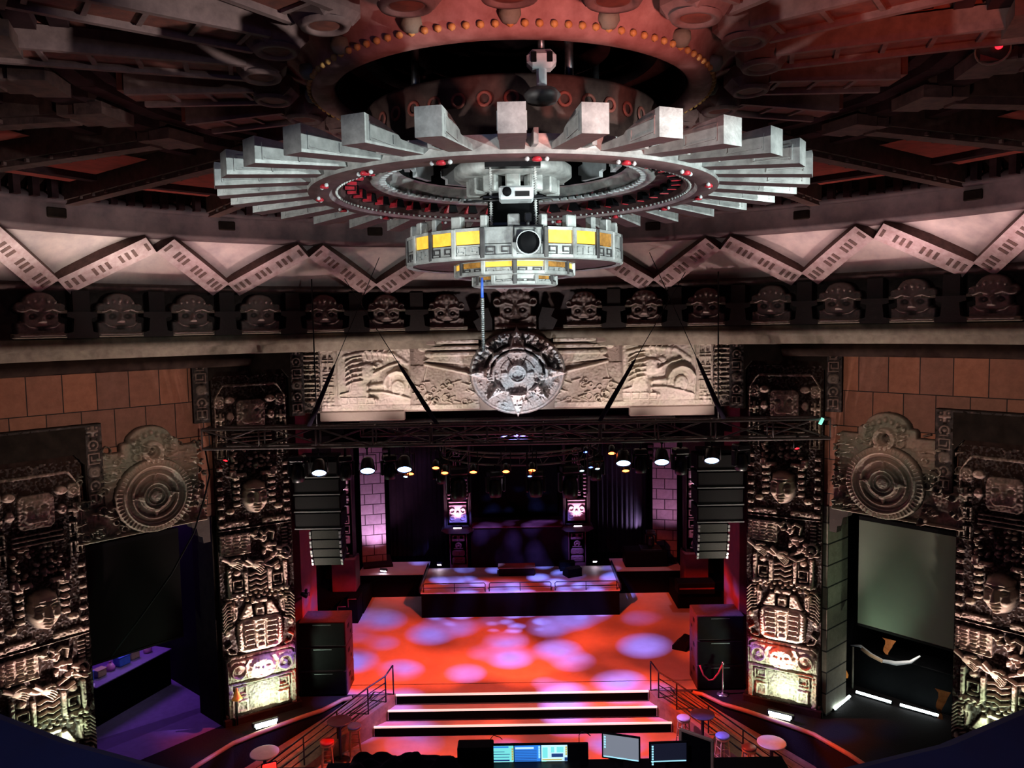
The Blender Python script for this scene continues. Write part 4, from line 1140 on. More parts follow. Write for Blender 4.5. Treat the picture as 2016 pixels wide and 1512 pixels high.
for i, (x, y, z, s, lab) in enumerate(((-5.45, 19.25, 6.8, 1.1, 'black moving head at the left end above the left loudspeakers'), (-4.3, 19.4, 6.75, 1., 'black moving head between the two leftmost blue wash lights'), (-3.2, 19.4, 6.75, 1., 'black moving head between the second and third blue wash lights'),
        (-2.20, 22.5, 6.1, 1.2, 'black moving head hung in front of the left dark backdrop'), (-1.66, 21.6, 6.0, 1.55, 'large black moving head in front of the left stage pillar'), (-.62, 20.95, 6.02, 1.2, 'black moving head hung left of the middle of the stage'),
        (.47, 20.9, 6.02, 1.2, 'black moving head hung right of the middle of the stage'), (1.42, 21.3, 6.05, 1.5, 'large black moving head in front of the right stage pillar'), (2.25, 22.6, 6.1, 1.2, 'black moving head hung in front of the right dark backdrop'),
        (3.05, 19.4, 6.8, 1., 'black moving head between the two right blue wash lights'), (4.05, 19.4, 6.8, 1.1, 'black moving head left of the rightmost blue wash light'), (5.5, 19.25, 6.9, 1.1, 'black moving head above the right loudspeakers'))):
    moving_head(lab, (x, y, z), s, rz=.2*(i % 3), up=(7.12 if y < 20 else 6.26)-z)
tag(MB().box((0, 0, 0), (.07, .06, .17), bev=.01).build('glow_tag', 'led_green', None, (7.32, 18.86, 7.55), rot=(0, R(25), 0)), 'pale green light stick on the right end of the front truss', 'light stick')

# ------------------------------------------------------------------ loudspeakers
def line_array(side):
    nm = 'left' if side < 0 else 'right'
    t = thing('line_array', 'hanging curved column of black loudspeakers at the %s side of the stage' % nm, 'loudspeaker', (side*5.28, 20.3, 6.55), 0, 'hanging loudspeaker columns')
    MB().box((0, .4, .06), (1.0, .7, .08)).build('fly_frame', 'black_metal', t)
    for i in range(4):
        z = -.22-i*.455
        c = MB(); c.box((0, .40, z), (1.22, .74, .40), bev=.02); co_ = c.build('cabinet', 'black', t)
        MB().box((0, .02, z), (1.16, .02, .36)).build('grille', 'grille', co_)
        MB().box((0, .015, z-.215), (1.22, .05, .028)).build('edge_strip', 'cab_edge', co_)
    z = -1.84; y = .05
    for i in range(4):
        an = R(4+5*i); hgt = .26; M = Matrix.Translation((-side*.17, y, z)) @ Matrix.Rotation(an, 4, 'X')
        c = MB(); c.box((0, .30, -hgt/2), (.80, .6, hgt-.02), M=M, bev=.02); co_ = c.build('small_cabinet', 'black', t)
        MB().box((0, -.005, -hgt/2), (.70, .02, hgt-.04), M=M).build('grille', 'array_grille', co_)
        p = MB()
        for q in (-1, 1):
            for j in range(2): p.box((q*.39, -.02, -hgt*(.3+.4*j)), (.05, .06, hgt*.3), M=M)
        p.build('side_rail', 'cab_edge', co_)
        y += math.sin(an)*hgt; z -= math.cos(an)*hgt
line_array(-1); line_array(1)
sub0 = None
for side, nm in ((-1, 'left'), (1, 'right')):
    for i, wh in enumerate(('bottom', 'middle', 'top')):
        lab = '%s black subwoofer of the stack at the %s of the stage' % (wh, nm)
        loc = (side*5.40, 20.78, .005+i*.685)
        if sub0 is None:
            sub0 = thing('subwoofer', lab, 'loudspeaker', loc, 0, 'stacked subwoofers')
            MB().box((0, .45, .34), (1.28, .88, .675), bev=.015).build('cabinet', 'cab_side', sub0)
            MB().box((0, .0, .34), (1.22, .03, .63), bev=.008).build('grille', 'black', sub0)
            for q in (-1, 1):
                h_ = MB(); h_.box((q*.642, .35, .45), (.01, .16, .10)); h_.box((q*.642, .6, .2), (.01, .1, .08)); h_.build('handle_cup', 'black', sub0)
            MB().box((0, -.017, .60), (.5, .004, .012)).build('badge_line', 'steel', sub0)
        else: dup(sub0, lab, loc)
# ------------------------------------------------------------------ stage, steps, ramps
t = thing('stage_steps', 'three broad steps with bright edges from the stage to the dance floor', 'steps', (0, 20.82, 0))
for i, (hw, y, z) in enumerate(((3.45, 0, 0), (3.62, -.31, -.28), (3.95, -.63, -.56))):
    s_ = MB().box((0, y+.14 if i else y+.02, z-.155), (hw*2, .40 if i else .10, .25)).build('step', 'stage_wood', t)
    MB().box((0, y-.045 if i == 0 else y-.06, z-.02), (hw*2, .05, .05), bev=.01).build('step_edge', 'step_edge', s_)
    MB().box((0, y-.035 if i == 0 else y-.062, z-.165), (hw*2-.04, .01, .22)).build('step_riser', 'skirt', s_)
TR = [(4.62, 20.62), (4.85, 20.5), (5.25, 19.95), (5.68, 19.62), (6.60, 18.80), (7.03, 18.36), (7.50, 17.45), (7.9, 16.4)]
IN = [(3.46, 20.80), (3.60, 20.55), (3.98, 20.15), (5.9, 17.75)]
for side, nm in ((-1, 'left'), (1, 'right')):
    P = [(side*x, y) for x, y in TR]
    poly = P+[(side*8.6, 15.4), (side*12.5, 15.4), (side*12.5, 17.), (side*7.3, 21.30), (side*4.62, 21.30)]
    m = MB(); n = len(poly)
    vs = [(x, y, -.02) for x, y in poly]+[(x, y, FZ) for x, y in poly]
    m.add(vs, [tuple(range(n))]+[(i, (i+1) % n, n+(i+1) % n, n+i) for i in range(n)])
    struct('floor_side_'+nm, m, 'carpet_dark')
    tr = tag(MB().tube([(x, y, .0) for x, y in P], .055, 10).build('ramp_edge_trim', 'trim_wood'), 'long curved pale wooden edge along the %s ramp beside the stage' % nm, 'trim', 'curved ramp edges')
    # sloping ramp
    def rz_(k): return -.01-.83*k
    O = [(4.62, 20.66), (4.80, 20.4), (5.22, 19.88), (6.55, 18.72), (7.0, 18.25), (7.45, 17.4)]; I = [(3.46, 20.80), (3.62, 20.5), (4.02, 20.08), (5.1, 18.75), (5.5, 18.25), (5.95, 17.6)]
    ks = [0, .08, .22, .72, .86, 1.]
    m = MB(); vs = []
    for (ox, oy), (ix, iy), k in zip(O, I, ks): vs += [(side*ox, oy, rz_(k)), (side*ix, iy, rz_(k)), (side*ix, iy, FZ)]
    fs = []
    for i in range(5): fs += [(3*i, 3*i+1, 3*i+4, 3*i+3), (3*i+1, 3*i+2, 3*i+5, 3*i+4)]
    m.add(vs, fs); o = m.build('ramp', 'ramp_wood'); tag(o, 'sloping wooden ramp down from the stage at the %s of the steps' % nm, 'ramp', 'ramps beside the steps')
    g = MB()
    for k_ in (.2, .4, .6, .8):
        pts = [(side*(ox+(ix-ox)*k_), oy+(iy-oy)*k_, rz_(kk)+.004) for (ox, oy), (ix, iy), kk in zip(O, I, ks)]
        for a, b in zip(pts[:-1], pts[1:]): g.bar(a, b, .012, .006)
    g.build('plank_gap', 'black', o)
    # hand rail
    hr = thing('ramp_handrail', 'dark metal handrail with four bars beside the %s end of the steps' % nm, 'handrail', (0, 0, 0), 0, 'ramp handrails')
    Q = [(side*(x+.05), y, rz_(k)) for (x, y), k in zip(I, ks)]
    T0 = Vector(Q[0]); T1 = Vector(Q[2]); T2 = Vector(Q[5])
    bar_pts = [T0, Vector(Q[1]), T1, T2]
    for h_ in (.72, .54, .36, .18):
        pts = [p+Vector((0, 0, h_+(.10 if i == 0 else 0))) for i, p in enumerate(bar_pts)]
        MB().tube(pts if h_ > .7 else pts[1:], .02 if h_ > .7 else .014, 8).build('rail_bar', 'black_metal', hr)
    for p in (T0, Vector(Q[1]), T1, T1.lerp(T2, .33), T1.lerp(T2, .66), T2):
        MB().tube([p, p+Vector((0, 0, .72 if p is not T0 else .82))], .02, 8).build('post', 'black_metal', hr)
# riser at the back of the stage
t = thing('stage_riser', 'raised black-skirted platform at the back of the stage', 'platform', (0, 27.75, 0))
MB().box((0, 0, .42), (6.8, 2.7, .84)).build('skirt', 'skirt', t)
MB().box((0, 0, .86), (6.84, 2.74, .04)).build('deck', 'stage_wood', t)
for side in (-1, 1): MB().box((side*3.45, .0, .98), (.05, 2.7, .22), bev=.01).build('side_guard', 'black_metal', t)
nm3 = ['left', 'middle', 'right']
for i in range(3):
    r_ = thing('riser_rail', 'low black rail along the front of the back platform, %s section' % nm3[i], 'rail', (-2.26+2.26*i, 26.44, .88), 0, 'low rails of the back platform')
    b = MB(); b.tube([(-1.06, 0, 0), (-1.06, 0, .26), (-1.02, 0, .30), (1.02, 0, .30), (1.06, 0, .26), (1.06, 0, 0)], .016, 6); b.build('frame', 'black_metal', r_)
    MB().tube([(-1.06, 0, .15), (1.06, 0, .15)], .012, 6).build('mid_bar', 'black_metal', r_); MB().tube([(0, 0, 0), (0, 0, .30)], .014, 6).build('mid_post', 'black_metal', r_)
for side, nm in ((-1, 'left'), (1, 'right')):
    t = thing('side_platform', 'narrow back platform behind the dark gap at the %s of the stage' % nm, 'platform', (side*4.75, 29.3, 0), 0, 'side platforms at the back')
    MB().box((0, 0, .41), (2.5, 1.5, .82)).build('skirt', 'skirt', t); MB().box((0, 0, .845), (2.54, 1.54, .03)).build('deck', 'stage_wood', t)
    t = thing('wing_platform', 'tall black platform front in the dark wing, %s of the back platform' % nm, 'platform', (side*6.45, 27.9, 0), 0, 'wing platforms')
    MB().box((0, 0, .3), (1.9, 2.0, .6)).build('skirt', 'skirt', t)
t = thing('performer_table', 'low cloth-covered table on the middle of the back platform', 'table', (-.12, 28.3, .88))
MB().box((0, 0, .14), (1.3, .5, .28), bev=.02).build('cloth_front', 'drape_red', t); MB().box((0, 0, .30), (1.36, .56, .04), bev=.01).build('top', 'trim_wood', t)
def wedge(label, loc, rz):
    t = thing('floor_monitor', label, 'loudspeaker', loc, rz, 'floor monitor wedges')
    MB().prism([(-.22, 0), (.22, 0), (.22, .12), (-.02, .34), (-.22, .30)], -.28, .28, Matrix.Rotation(PI/2, 4, 'Z')).build('cabinet', 'black', t)
    MB().add([(-.25, -.225, .125), (.25, -.225, .125), (.25, .01, .345), (-.25, .01, .345)], [(0, 1, 2, 3)]).build('grille', 'grille', t)
wedge('dark wedge monitor lying on the right half of the back platform', (1.9, 28.0, .885), R(25)); wedge('second dark wedge monitor at the back edge of the platform, by the right pillar', (1.75, 28.75, .885), R(5))
wedge('wedge monitor on the stage beside the right subwoofers', (4.95, 23.6, .0), R(60))
# stage back: box front, pillars, pylons
t = thing('stage_back_box', 'wide dark red panelled box in the middle of the stage back wall', 'set piece', (0, 30.2, .0))
MB().box((0, 0, 1.15), (3.7, 1.4, 2.3)).build('front', 'drape_red', t); MB().box((0, -.02, 2.33), (3.76, 1.5, .06), bev=.01).build('ledge', 'reveal_red', t); MB().box((0, .8, 3.9), (3.1, .1, 3.1)).build('niche', 'black', t)
def pillar(label, x):
    t = thing('carved_pillar', label, 'pillar', (x, 29.65, .0), 0, 'carved pillars at the back of the stage')
    MB().box((0, .15, 1.1), (.66, .6, 2.2)).build('pedestal', 'reveal_red', t)
    hf = HF(-.30, .30, .9, 2.1, .02)
    for i in range(4): glyph(hf, 0, 1.05+i*.29, .5, .26, .05, 90+i)
    hf.mesh('pedestal_relief', 'reveal_red', t, y0=.15)
    MB().prism([(-.52, 2.36), (-.62, 2.28), (-.40, 2.16), (.40, 2.16), (.62, 2.28), (.52, 2.36)], -.42, .5).build('cap', 'stone_pink', t)
    MB().box((0, .2, 4.0), (.86, .5, 3.3)).build('shaft', 'stone_pink', t)
    for q in (-1, 1): MB().box((q*.48, .1, 3.9), (.06, .6, 3.1)).build('side_strip', 'stone_pink', t)
    hf = HF(-.40, .40, 2.4, 5.6, .016)
    hf.rect(0, 2.85, .68, .72, .05, r=.03); hf.rect(0, 3.3, .7, .08, .07, r=.02)
    for q in (-1, 1):
        for j in range(2): hf.ring(q*.2, 2.7+j*.28, .09, .05, .05)
        for j in range(7): hf.rect(q*.33, 3.45+j*.14, .12, .08, .07, r=.03)
    hf.ell(0, 2.85, .07, .12, .06)
    for j in range(5): glyph(hf, 0, 3.6+j*.4, .4, .34, .07, 95+j)
    hf.mesh('shaft_relief', 'stone_pink', t, y0=.05)
    return t
pillar('pale pink-lit carved pillar left of the middle of the stage back', -2.33); pillar('pale pink-lit carved pillar right of the middle of the stage back', 2.20)
for side, nm in ((-1, 'left'), (1, 'right')):
    t = thing('block_pylon', 'purple-lit block-built pylon at the %s of the stage backdrop' % nm, 'pillar', (side*5.62, 29.9, 0), R(-14)*side, 'block pylons')
    MB().box((0, .4, 3.2), (.92, .8, 4.7)).build('shaft', 'block_pink', t)
    c_ = MB()
    for j in range(4): c_.box((-side*.52, -.05, 5.5-j*.22), (.22, .3, .14), bev=.03); 
    c_.build('stepped_edge', 'stone_pink', t)
    MB().box((-side*.1, .1, .8), (1.1, 1.4, .30)).build('foot', 'drape_red', t)
    t = thing('carved_post', 'tall red-lit carved post at the %s side of the stage, behind the loudspeakers' % nm, 'pillar', (side*6.28, 27.6, .0), 0, 'carved posts')
    MB().box((0, .3, 2.9), (.66, .6, 5.8)).build('shaft', 'stone_pink', t)
    MB().box((0, .2, 1.2), (.86, .8, 1.2), bev=.03).build('pedestal', 'reveal_red', t)
    hf = HF(-.32, .32, 1.9, 5.3, .018)
    for j in range(9): glyph(hf, 0, 2.1+j*.36, .54, .34, .07, 110+j)
    hf.mesh('relief', 'stone_pink', t, y0=0)
for x0, x1, y, nm in ((-5.15, -2.85, 30.9, 'left'), (2.8, 5.1, 30.9, 'right')):
    b = MB(); n = 40; vs = []
    for i in range(n+1):
        u = x0+(x1-x0)*i/n; d = .05*math.sin(i*1.9)+.02*math.sin(i*.7); vs += [(u, y+d, .85), (u, y+d, 6.2)]
    b.add(vs, [(2*i, 2*i+2, 2*i+3, 2*i+1) for i in range(n)], smooth=True)
    tag(b.build('backdrop_curtain', 'drape'), 'dark backdrop curtain between the %s carved pillar and the block pylon' % nm, 'curtain', 'backdrop curtains')
def floodlamp(label, loc, w=.26, m='led_pinkwhite', rz=0., tilt=R(50)):
    t = thing('floodlight', label, 'stage light', loc, rz, 'small floodlights at the stage back')
    M = Matrix.Rotation(tilt, 4, 'X')
    MB().box((0, 0, .07), (w+.06, .10, .12), M=M, bev=.015).build('housing', 'black_metal', t); MB().box((0, -.052, .07), (w, .01, .09), M=M).build('lens', m, t)
    MB().box((0, .0, .005), (w*.6, .14, .02)).build('foot', 'black_metal', t)
floodlamp('bright floodlight at the foot of the left block pylon', (-5.05, 28.72, .95), .22, rz=R(-15)); floodlamp('bright round floodlight at the left side of the left pillar', (-3.02, 29.05, 1.05), .14)
floodlamp('bright round floodlight at the right side of the right pillar', (2.82, 29.05, 1.08), .14)
floodlamp('bright bar of light on the cap of the left stage pillar', (-2.33, 29.32, 2.37), .30); floodlamp('bright bar of light on the cap of the right stage pillar', (2.22, 29.32, 2.37), .30)
for side, nm in ((-1, 'left'), (1, 'right')):
    MBt = thing('floodlight', 'glowing floodlight high on the %s carved post' % nm, 'stage light', (side*6.24, 27.2, 4.22), 0, 'small floodlights at the stage back')
    MB().lathe([(0, .02), (.16, .0), (.17, -.05), (0, -.06)], 20, M=Matrix.Rotation(R(60), 4, 'X')).build('lens', 'led_pinkwhite', MBt)
    MB().box((0, .16, -.04), (.3, .2, .2), bev=.02).build('housing', 'black_metal', MBt)
moving_head('moving head standing on the dark cases, sending a blue-white beam across the right curtain', (4.95, 29.2, 2.12), 1., 'floor moving heads')
t = thing('road_case', 'black road case stack in front of the right block pylon', 'case', (4.75, 29.3, .865)); MB().box((0, 0, .3), (1.6, .8, .6), bev=.03).build('case', 'black', t); MB().box((.2, 0, .62), (.8, .7, .05), bev=.02).build('lid', 'black_metal', t)
t = thing('road_case', 'dark low case with gear on the right wing platform', 'case', (6.1, 26.9, .605)); MB().box((0, 0, .2), (1.3, .6, .4), bev=.03).build('case', 'black', t); MB().box((0, -.305, .2), (1.2, .01, .05)).build('edge', 'reveal_red', t)
t = thing('stage_stairs', 'small dark staircase with red-lit edges up to the left back platform', 'stairs', (-6.05, 26.2, 0))
for i in range(3):
    s_ = MB().box((-.36+.36*i, .2, .15+.13*i), (.34, .8, .30+.26*i)).build('tread', 'skirt', t); MB().tube([(-.5+.36*i, -.22, .05+.26*i), (-.5+.36*i, -.22, .33+.26*i), (-.22+.36*i, -.22, .33+.26*i)], .016, 6).build('edge_trim', 'reveal_red', s_)
lamp('small_lamp', 'small lamp on an arm on the left red reveal of the stage', (-5.85, 21.0, 2.72), (-3, 22, 1.), .07, .16, 'pale_pink', up=.12)
# rope barrier
t = thing('stanchion', 'metal post with a hanging red rope in front of the right subwoofers', 'rope barrier', (5.40, 20.52, -.02))
MB().lathe([(0, .0), (.16, 0), (.16, .015), (.05, .035), (.022, .06), (.020, .82), (.035, .84), (.035, .87), (.02, .90), (0, .91)], 20).build('post', 'chrome', t)
MB().tube([(-.02, 0, .82), (-.12, .0, .60), (-.26, .0, .42), (-.38, 0, .40), (-.52, 0, .55), (-.62, .0, .82)], .022, 8).build('rope', 'rope_red', t)

# ------------------------------------------------------------------ stools and tables by the ramps
def stool(label, x, y, seat, z=FZ, h=.76):
    t = thing('bar_stool', label, 'stool', (x, y, z), .3, 'bar stools by the ramps')
    MB().lathe([(0, h-.05), (.15, h-.05), (.175, h-.03), (.175, h-.01), (.15, h+.012), (0, h+.02)], 24).build('seat', seat, t)
    MB().lathe([(.15, h-.10), (.165, h-.10), (.165, h-.05), (.15, h-.05)], 24).build('apron', 'stool_wood', t)
    for q in range(4):
        a = PI/4+PI/2*q; MB().tube([(.13*math.cos(a), .13*math.sin(a), h-.06), (.20*math.cos(a), .20*math.sin(a), 0)], .018, 8).build('leg', 'stool_wood', t)
    for zz, rr in ((.22, .185), (.45, .16)):
        MB().tube([(rr*math.cos(PI/4+PI/2*k), rr*math.sin(PI/4+PI/2*k), zz) for k in range(4)], .012, 6, closed=True).build('footrest', 'stool_wood', t)
def table(label, x, y, top, z=FZ, h=1.06, r=.30):
    t = thing('bar_table', label, 'table', (x, y, z), 0, 'round bar tables by the ramps')
    MB().lathe([(0, h-.035), (r-.02, h-.035), (r, h-.02), (r, h-.005), (r-.02, h), (0, h)], 32).build('top', top, t)
    MB().lathe([(.04, .04), (.04, h-.03)], 14).build('column', 'black_metal', t); MB().lathe([(0, .0), (.24, 0), (.24, .02), (.05, .05), (0, .05)], 24).build('base', 'black_metal', t)
stool('red-topped wooden bar stool left of the black-covered desk', -4.80, 18.55, 'seat_red'); stool('blue-topped bar stool beside the dark table at the left of the steps', -4.28, 19.3, 'seat_blue')
table('dark blue round bar table at the left of the steps', -4.58, 18.98, 'table_top'); table('pale round bar table at the foot of the left ramp', -6.0, 17.55, 'table_pale', r=.33)
table('dark blue round bar table at the right of the steps', 4.50, 19.02, 'table_top'); stool('pale-topped bar stool left of the dark table at the right of the steps', 4.12, 19.45, 'seat_pale')
stool('lilac-topped bar stool in front of the right handrail', 4.88, 18.55, 'seat_blue'); stool('dark brown-topped bar stool beside the pale table, right of the steps', 5.36, 18.0, 'seat_brown')
table('pale round bar table at the foot of the right ramp', 5.78, 17.65, 'table_pale', r=.33)
t = thing('lit_sign', 'small glowing red sign on a dark case at the foot of the left ramp', 'sign', (-5.75, 17.1, -.02), R(25)); MB().box((0, 0, .11), (.30, .05, .22), bev=.02).build('face', 'red_sign', t); MB().box((0, .05, .10), (.34, .06, .26), bev=.02).build('back', 'black', t)
t = thing('road_case', 'dark case under the small red sign by the left ramp', 'case', (-5.35, 17.0, FZ)); MB().box((0, 0, .40), (1.1, .6, .8), bev=.03).build('case', 'black_cloth', t); MB().box((.0, 0, .81), (1.12, .62, .02)).build('lid', 'black', t)

# ------------------------------------------------------------------ mixing desk in front of the balcony
RZ = 1.5
m = MB().box((.4, 12.4, (1.42+FZ)/2), (9.4, 2.9, 1.42-FZ)); struct('floor_mixing_platform', m, 'carpet_dark')
t = thing('mixing_desk', 'long dark desk at the bottom edge carrying the consoles and screens', 'desk', (.55, 12.95, RZ-.08))
MB().box((0, 0, .90), (8.0, .8, .05), bev=.01).build('top', 'black', t)
for x in (-3.9, 0, 3.9): MB().box((x, 0, .44), (.06, .7, .88)).build('panel_leg', 'black', t)
MB().box((0, .36, .5), (7.8, .04, .76)).build('modesty_panel', 'black', t)
RZ -= .08; DZ = RZ+.925
t = thing('lighting_console', 'lighting console with three glowing touch screens side by side', 'mixing console', (.10, 12.95, DZ))
MB().prism([(-.30, 0), (.30, 0), (.30, .14), (.12, .10), (-.30, .03)], -.88, .88, Matrix.Rotation(PI/2, 4, 'Z') @ Matrix.Scale(1, 4)).build('body', 'black_metal', t)
MB().box((.10, .20, .21), (1.86, .06, .40), bev=.01).build('screen_housing', 'black', t)
def screen(parent, cx, kind):
    M = Matrix.Translation((cx, .165, .215)); s_ = MB().box((0, 0, 0), (.45, .012, .35), M=M).build('touch_screen', ('scr_cyan', 'scr_blue', 'scr_pale')[kind], parent)
    def el(nm, m_, *bx):
        b = MB()
        for x, z, w_, h_ in bx: b.box((x, -.009, z), (w_, .006, h_), M=M)
        b.build(nm, m_, s_)
    if kind == 0:
        el('pane_pale', 'scr_pale', (.0, -.135, .42, .06), (-.205, .02, .03, .26)); el('row_dark', 'scr_navy', (-.01, -.08, .33, .022), (.0, -.02, .30, .008), (.02, .03, .28, .008), (-.03, .075, .2, .008)); el('title', 'scr_blue', (-.04, .16, .36, .025)); el('key_column', 'scr_gold', *[(.205, -.06+.045*i, .03, .035) for i in range(5)])
    elif kind == 1:
        el('row_dark', 'scr_navy', *[(-.03, -.085+.03*i, .38, .006) for i in range(7)]); el('title', 'scr_pale', (-.05, .135, .32, .03), (.0, -.145, .42, .05)); el('key_column', 'scr_icon', *[(.205, -.03+.045*i, .03, .035) for i in range(5)])
    else:
        el('pane_pale', 'scr_cyan', (-.16, .05, .09, .19), (.10, .10, .12, .1), (-.03, .1, .06, .1)); el('pane_navy', 'scr_navy', (.05, .0, .2, .06), (.2, -.07, .05, .06)); el('row_gold', 'scr_gold', (-.04, -.075, .34, .02), *[(.205, .02+.04*i, .03, .03) for i in range(4)]); el('faders', 'scr_navy', *[(-.15+.06*i, -.14, .03, .02) for i in range(6)]); el('key_green', 'led_green', (-.18, -.11, .08, .03))
for i in range(3): screen(t, -.49+.465*i, i)
f_ = MB()
for i in range(10): f_.box((-.7+.14*i, -.2, .06), (.03, .05, .02))
f_.build('fader_row', 'steel', t)
def goose(label, loc, d):
    tag(MB().tube([(0, 0, 0), (.0, 0, .14), (d*.05, 0, .2), (d*.16, 0, .16), (d*.2, 0, .12)], .007, 6).build('gooseneck_lamp', 'black_metal', None, loc), label, 'lamp', 'gooseneck lamps')
goose('thin gooseneck lamp left above the lighting console', (-.56, 13.24, DZ+.32), 1); goose('thin bent gooseneck lamp on the dark end of the lighting console', (.98, 13.24, DZ+.36), 1)
def monitor(label, loc, rz, w_, h_, scr, icons, frame='black'):
    t = thing('monitor', label, 'computer monitor', loc, rz, 'computer monitors on the mixing desk')
    MB().box((0, 0, h_/2+.12), (w_, .04, h_), bev=.008).build('frame', frame, t)
    s_ = MB().box((0, -.021, h_/2+.125), (w_-.05, .006, h_-.06)).build('screen', scr, t)
    b = MB()
    for i in range(icons): b.box((-w_/2+.055, -.027, h_+.05-i*.045), (.03, .005, .028))
    b.build('icon_column', 'scr_icon', s_)
    MB().box((0, -.027, .165), (w_-.06, .005, .018)).build('task_bar', 'scr_icon', s_)
    MB().box((0, .05, .1), (.06, .04, .2)).build('stand', 'black', t); MB().box((0, .04, .008), (.26, .2, .016), bev=.005).build('foot', 'black', t)
monitor('grey-screened computer monitor turned to the left, right of the lighting console', (1.68, 13.0, DZ+.05), R(-17), .66, .46, 'scr_grey', 5)
monitor('dark-screened computer monitor with a column of icons, right of the grey one', (2.48, 12.95, DZ+.02), R(2), .66, .38, 'scr_dark', 8)
t = thing('flat_panel', 'pale tan-framed panel seen from behind, right of the dark monitor', 'panel', (2.98, 13.05, DZ), R(-40)); MB().box((0, .02, .30), (.56, .03, .50)).build('back', 'black', t)
b = MB(); b.box((0, 0, .57), (.62, .05, .05), bev=.01); b.box((-.30, 0, .30), (.05, .05, .56), bev=.01); b.box((.30, 0, .30), (.05, .05, .56), bev=.01); b.build('frame', 'tan_frame', t); MB().box((0, .03, .03), (.3, .2, .06)).build('foot', 'black', t)
# covered gear: lumpy black cloth
hf = HF(-1.1, 1.1, -.38, .38, .02); g = random.Random(8)
for i in range(26): hf.ell(g.uniform(-.9, .9), g.uniform(-.28, .28), g.uniform(.15, .4), g.uniform(.1, .2), g.uniform(.04, .14), bev=.1, dome=.7)
hf.rect(0, 0, 2.16, .72, .16, bev=.14, r=.1); hf.h = np.minimum(hf.h, .42)
o = hf.mesh('covered_gear', 'black_cloth', None, fn=lambda X, Z, H: np.stack([X, Z, H], -1)); o.location = (-2.0, 12.95, DZ); tag(o, 'lumpy black cloth over gear on the left of the desk', 'cloth')
t = thing('road_case', 'upright black case behind the pink things on the desk', 'case', (-.82, 13.12, DZ)); MB().box((0, 0, .22), (.62, .3, .44), bev=.02).build('case', 'black', t); MB().box((0, -.152, .40), (.5, .006, .02)).build('latch', 'black_metal', t)
t = thing('cloth_heap', 'small pale pink heap on the desk left of the console screens', 'cloth', (-.98, 12.78, DZ)); MB().box((0, 0, .03), (.46, .2, .06), bev=.02).build('cloth', 'pale_pink', t); MB().lathe([(.06, .06), (.05, .11), (.02, .15), (0, .16)], 12, (.05, 0, 0)).build('top_fold', 'plaster_grey', t)
t = thing('headphones', 'pale headphones lying on the desk under the grey monitor', 'headphones', (1.98, 12.72, DZ))
MB().tube([(.09*math.cos(PI*k/10), 0, .05+.09*math.sin(PI*k/10)) for k in range(11)], .012, 8).build('band', 'white_cloth', t)
for q in (-1, 1): MB().lathe([(0, -.02), (.04, -.015), (.04, .015), (0, .02)], 14, M=Matrix.Translation((q*.09, 0, .045)) @ Matrix.Rotation(PI/2, 4, 'Y')).build('ear_cup', 'blue_cloth', t)

# ------------------------------------------------------------------ balcony rail in front of the camera
PR = [(-3.2, 3.35), (-2.4, 2.8), (-1.9, 2.48), (-1.52, 2.24), (-1.22, 2.08), (-.84, 1.92), (-.4, 1.80), (0, 1.77), (.4, 1.79), (.76, 1.89), (1.08, 2.0), (1.45, 2.2), (1.9, 2.46), (2.4, 2.8), (3.2, 3.35)]
m = MB(); vs = []
PRF = [(0, -.6), (.0, -.06), (-.015, -.015), (-.05, 0), (-.42, .0), (-.46, -.02), (-.46, -.6)]
for i, (x, y) in enumerate(PR):
    a = Vector(PR[max(i-1, 0)]); b_ = Vector(PR[min(i+1, len(PR)-1)]); d = (b_-a).normalized(); nrm = Vector((-d.y, d.x))
    for u, v in PRF: vs.append((x+nrm.x*u, y+nrm.y*u, 8.9+v))
k = len(PRF); m.add(vs, [(i*k+j, (i+1)*k+j, (i+1)*k+j+1, i*k+j+1) for i in range(len(PR)-1) for j in range(k-1)])
struct('trim_balcony_rail', m, 'blue_parapet')

# ------------------------------------------------------------------ what stands in the two boxes
for side, nm in ((-1, 'left'), (1, 'right')):
    loc, rz = wall_frame(side); Mw = Matrix.Translation(loc) @ Matrix.Rotation(rz, 4, 'Z')
    W = lambda s, d, z: tuple(Mw @ Vector((side*s, d, z)))
    lab = 'large black projection screen in the left box opening' if side < 0 else 'large dull green projection screen in the right box opening'
    t = thing('projection_screen', lab, 'screen', W(1.95, .55, 0), rz, 'projection screens in the boxes')
    s0, s1 = (.72, 3.2) if side < 0 else (.66, 3.2)
    x0, x1 = sorted((side*(s0-1.95), side*(s1-1.95)))
    MB().box(((x0+x1)/2, 0, 3.72), (x1-x0, .04, 2.66)).build('fabric', 'screen_black' if side < 0 else 'screen_green', t)
    MB().box(((x0+x1)/2, 0, 2.37), (x1-x0, .06, .05)).build('bottom_bar', 'black', t); MB().box(((x0+x1)/2, .02, 5.08), (x1-x0, .1, .1)).build('roller', 'black', t)
    b = MB(); n = 60; vs = []
    for i in range(n+1):
        u = x0-.1+(x1-x0+.1)*i/n; d = .06*math.sin(i*1.4)+.02*math.sin(i*3.1); vs += [(u, .25+d, 4.6), (u, .25+d, 5.4)]
    b.add(vs, [(2*i, 2*i+2, 2*i+3, 2*i+1) for i in range(n)], smooth=True); o = b.build('valance_curtain', 'drape', None, W(1.95, .55, 0), rz)
    tag(o, 'dark pleated curtain strip above the screen of the %s box' % nm, 'curtain', 'curtains above the screens')
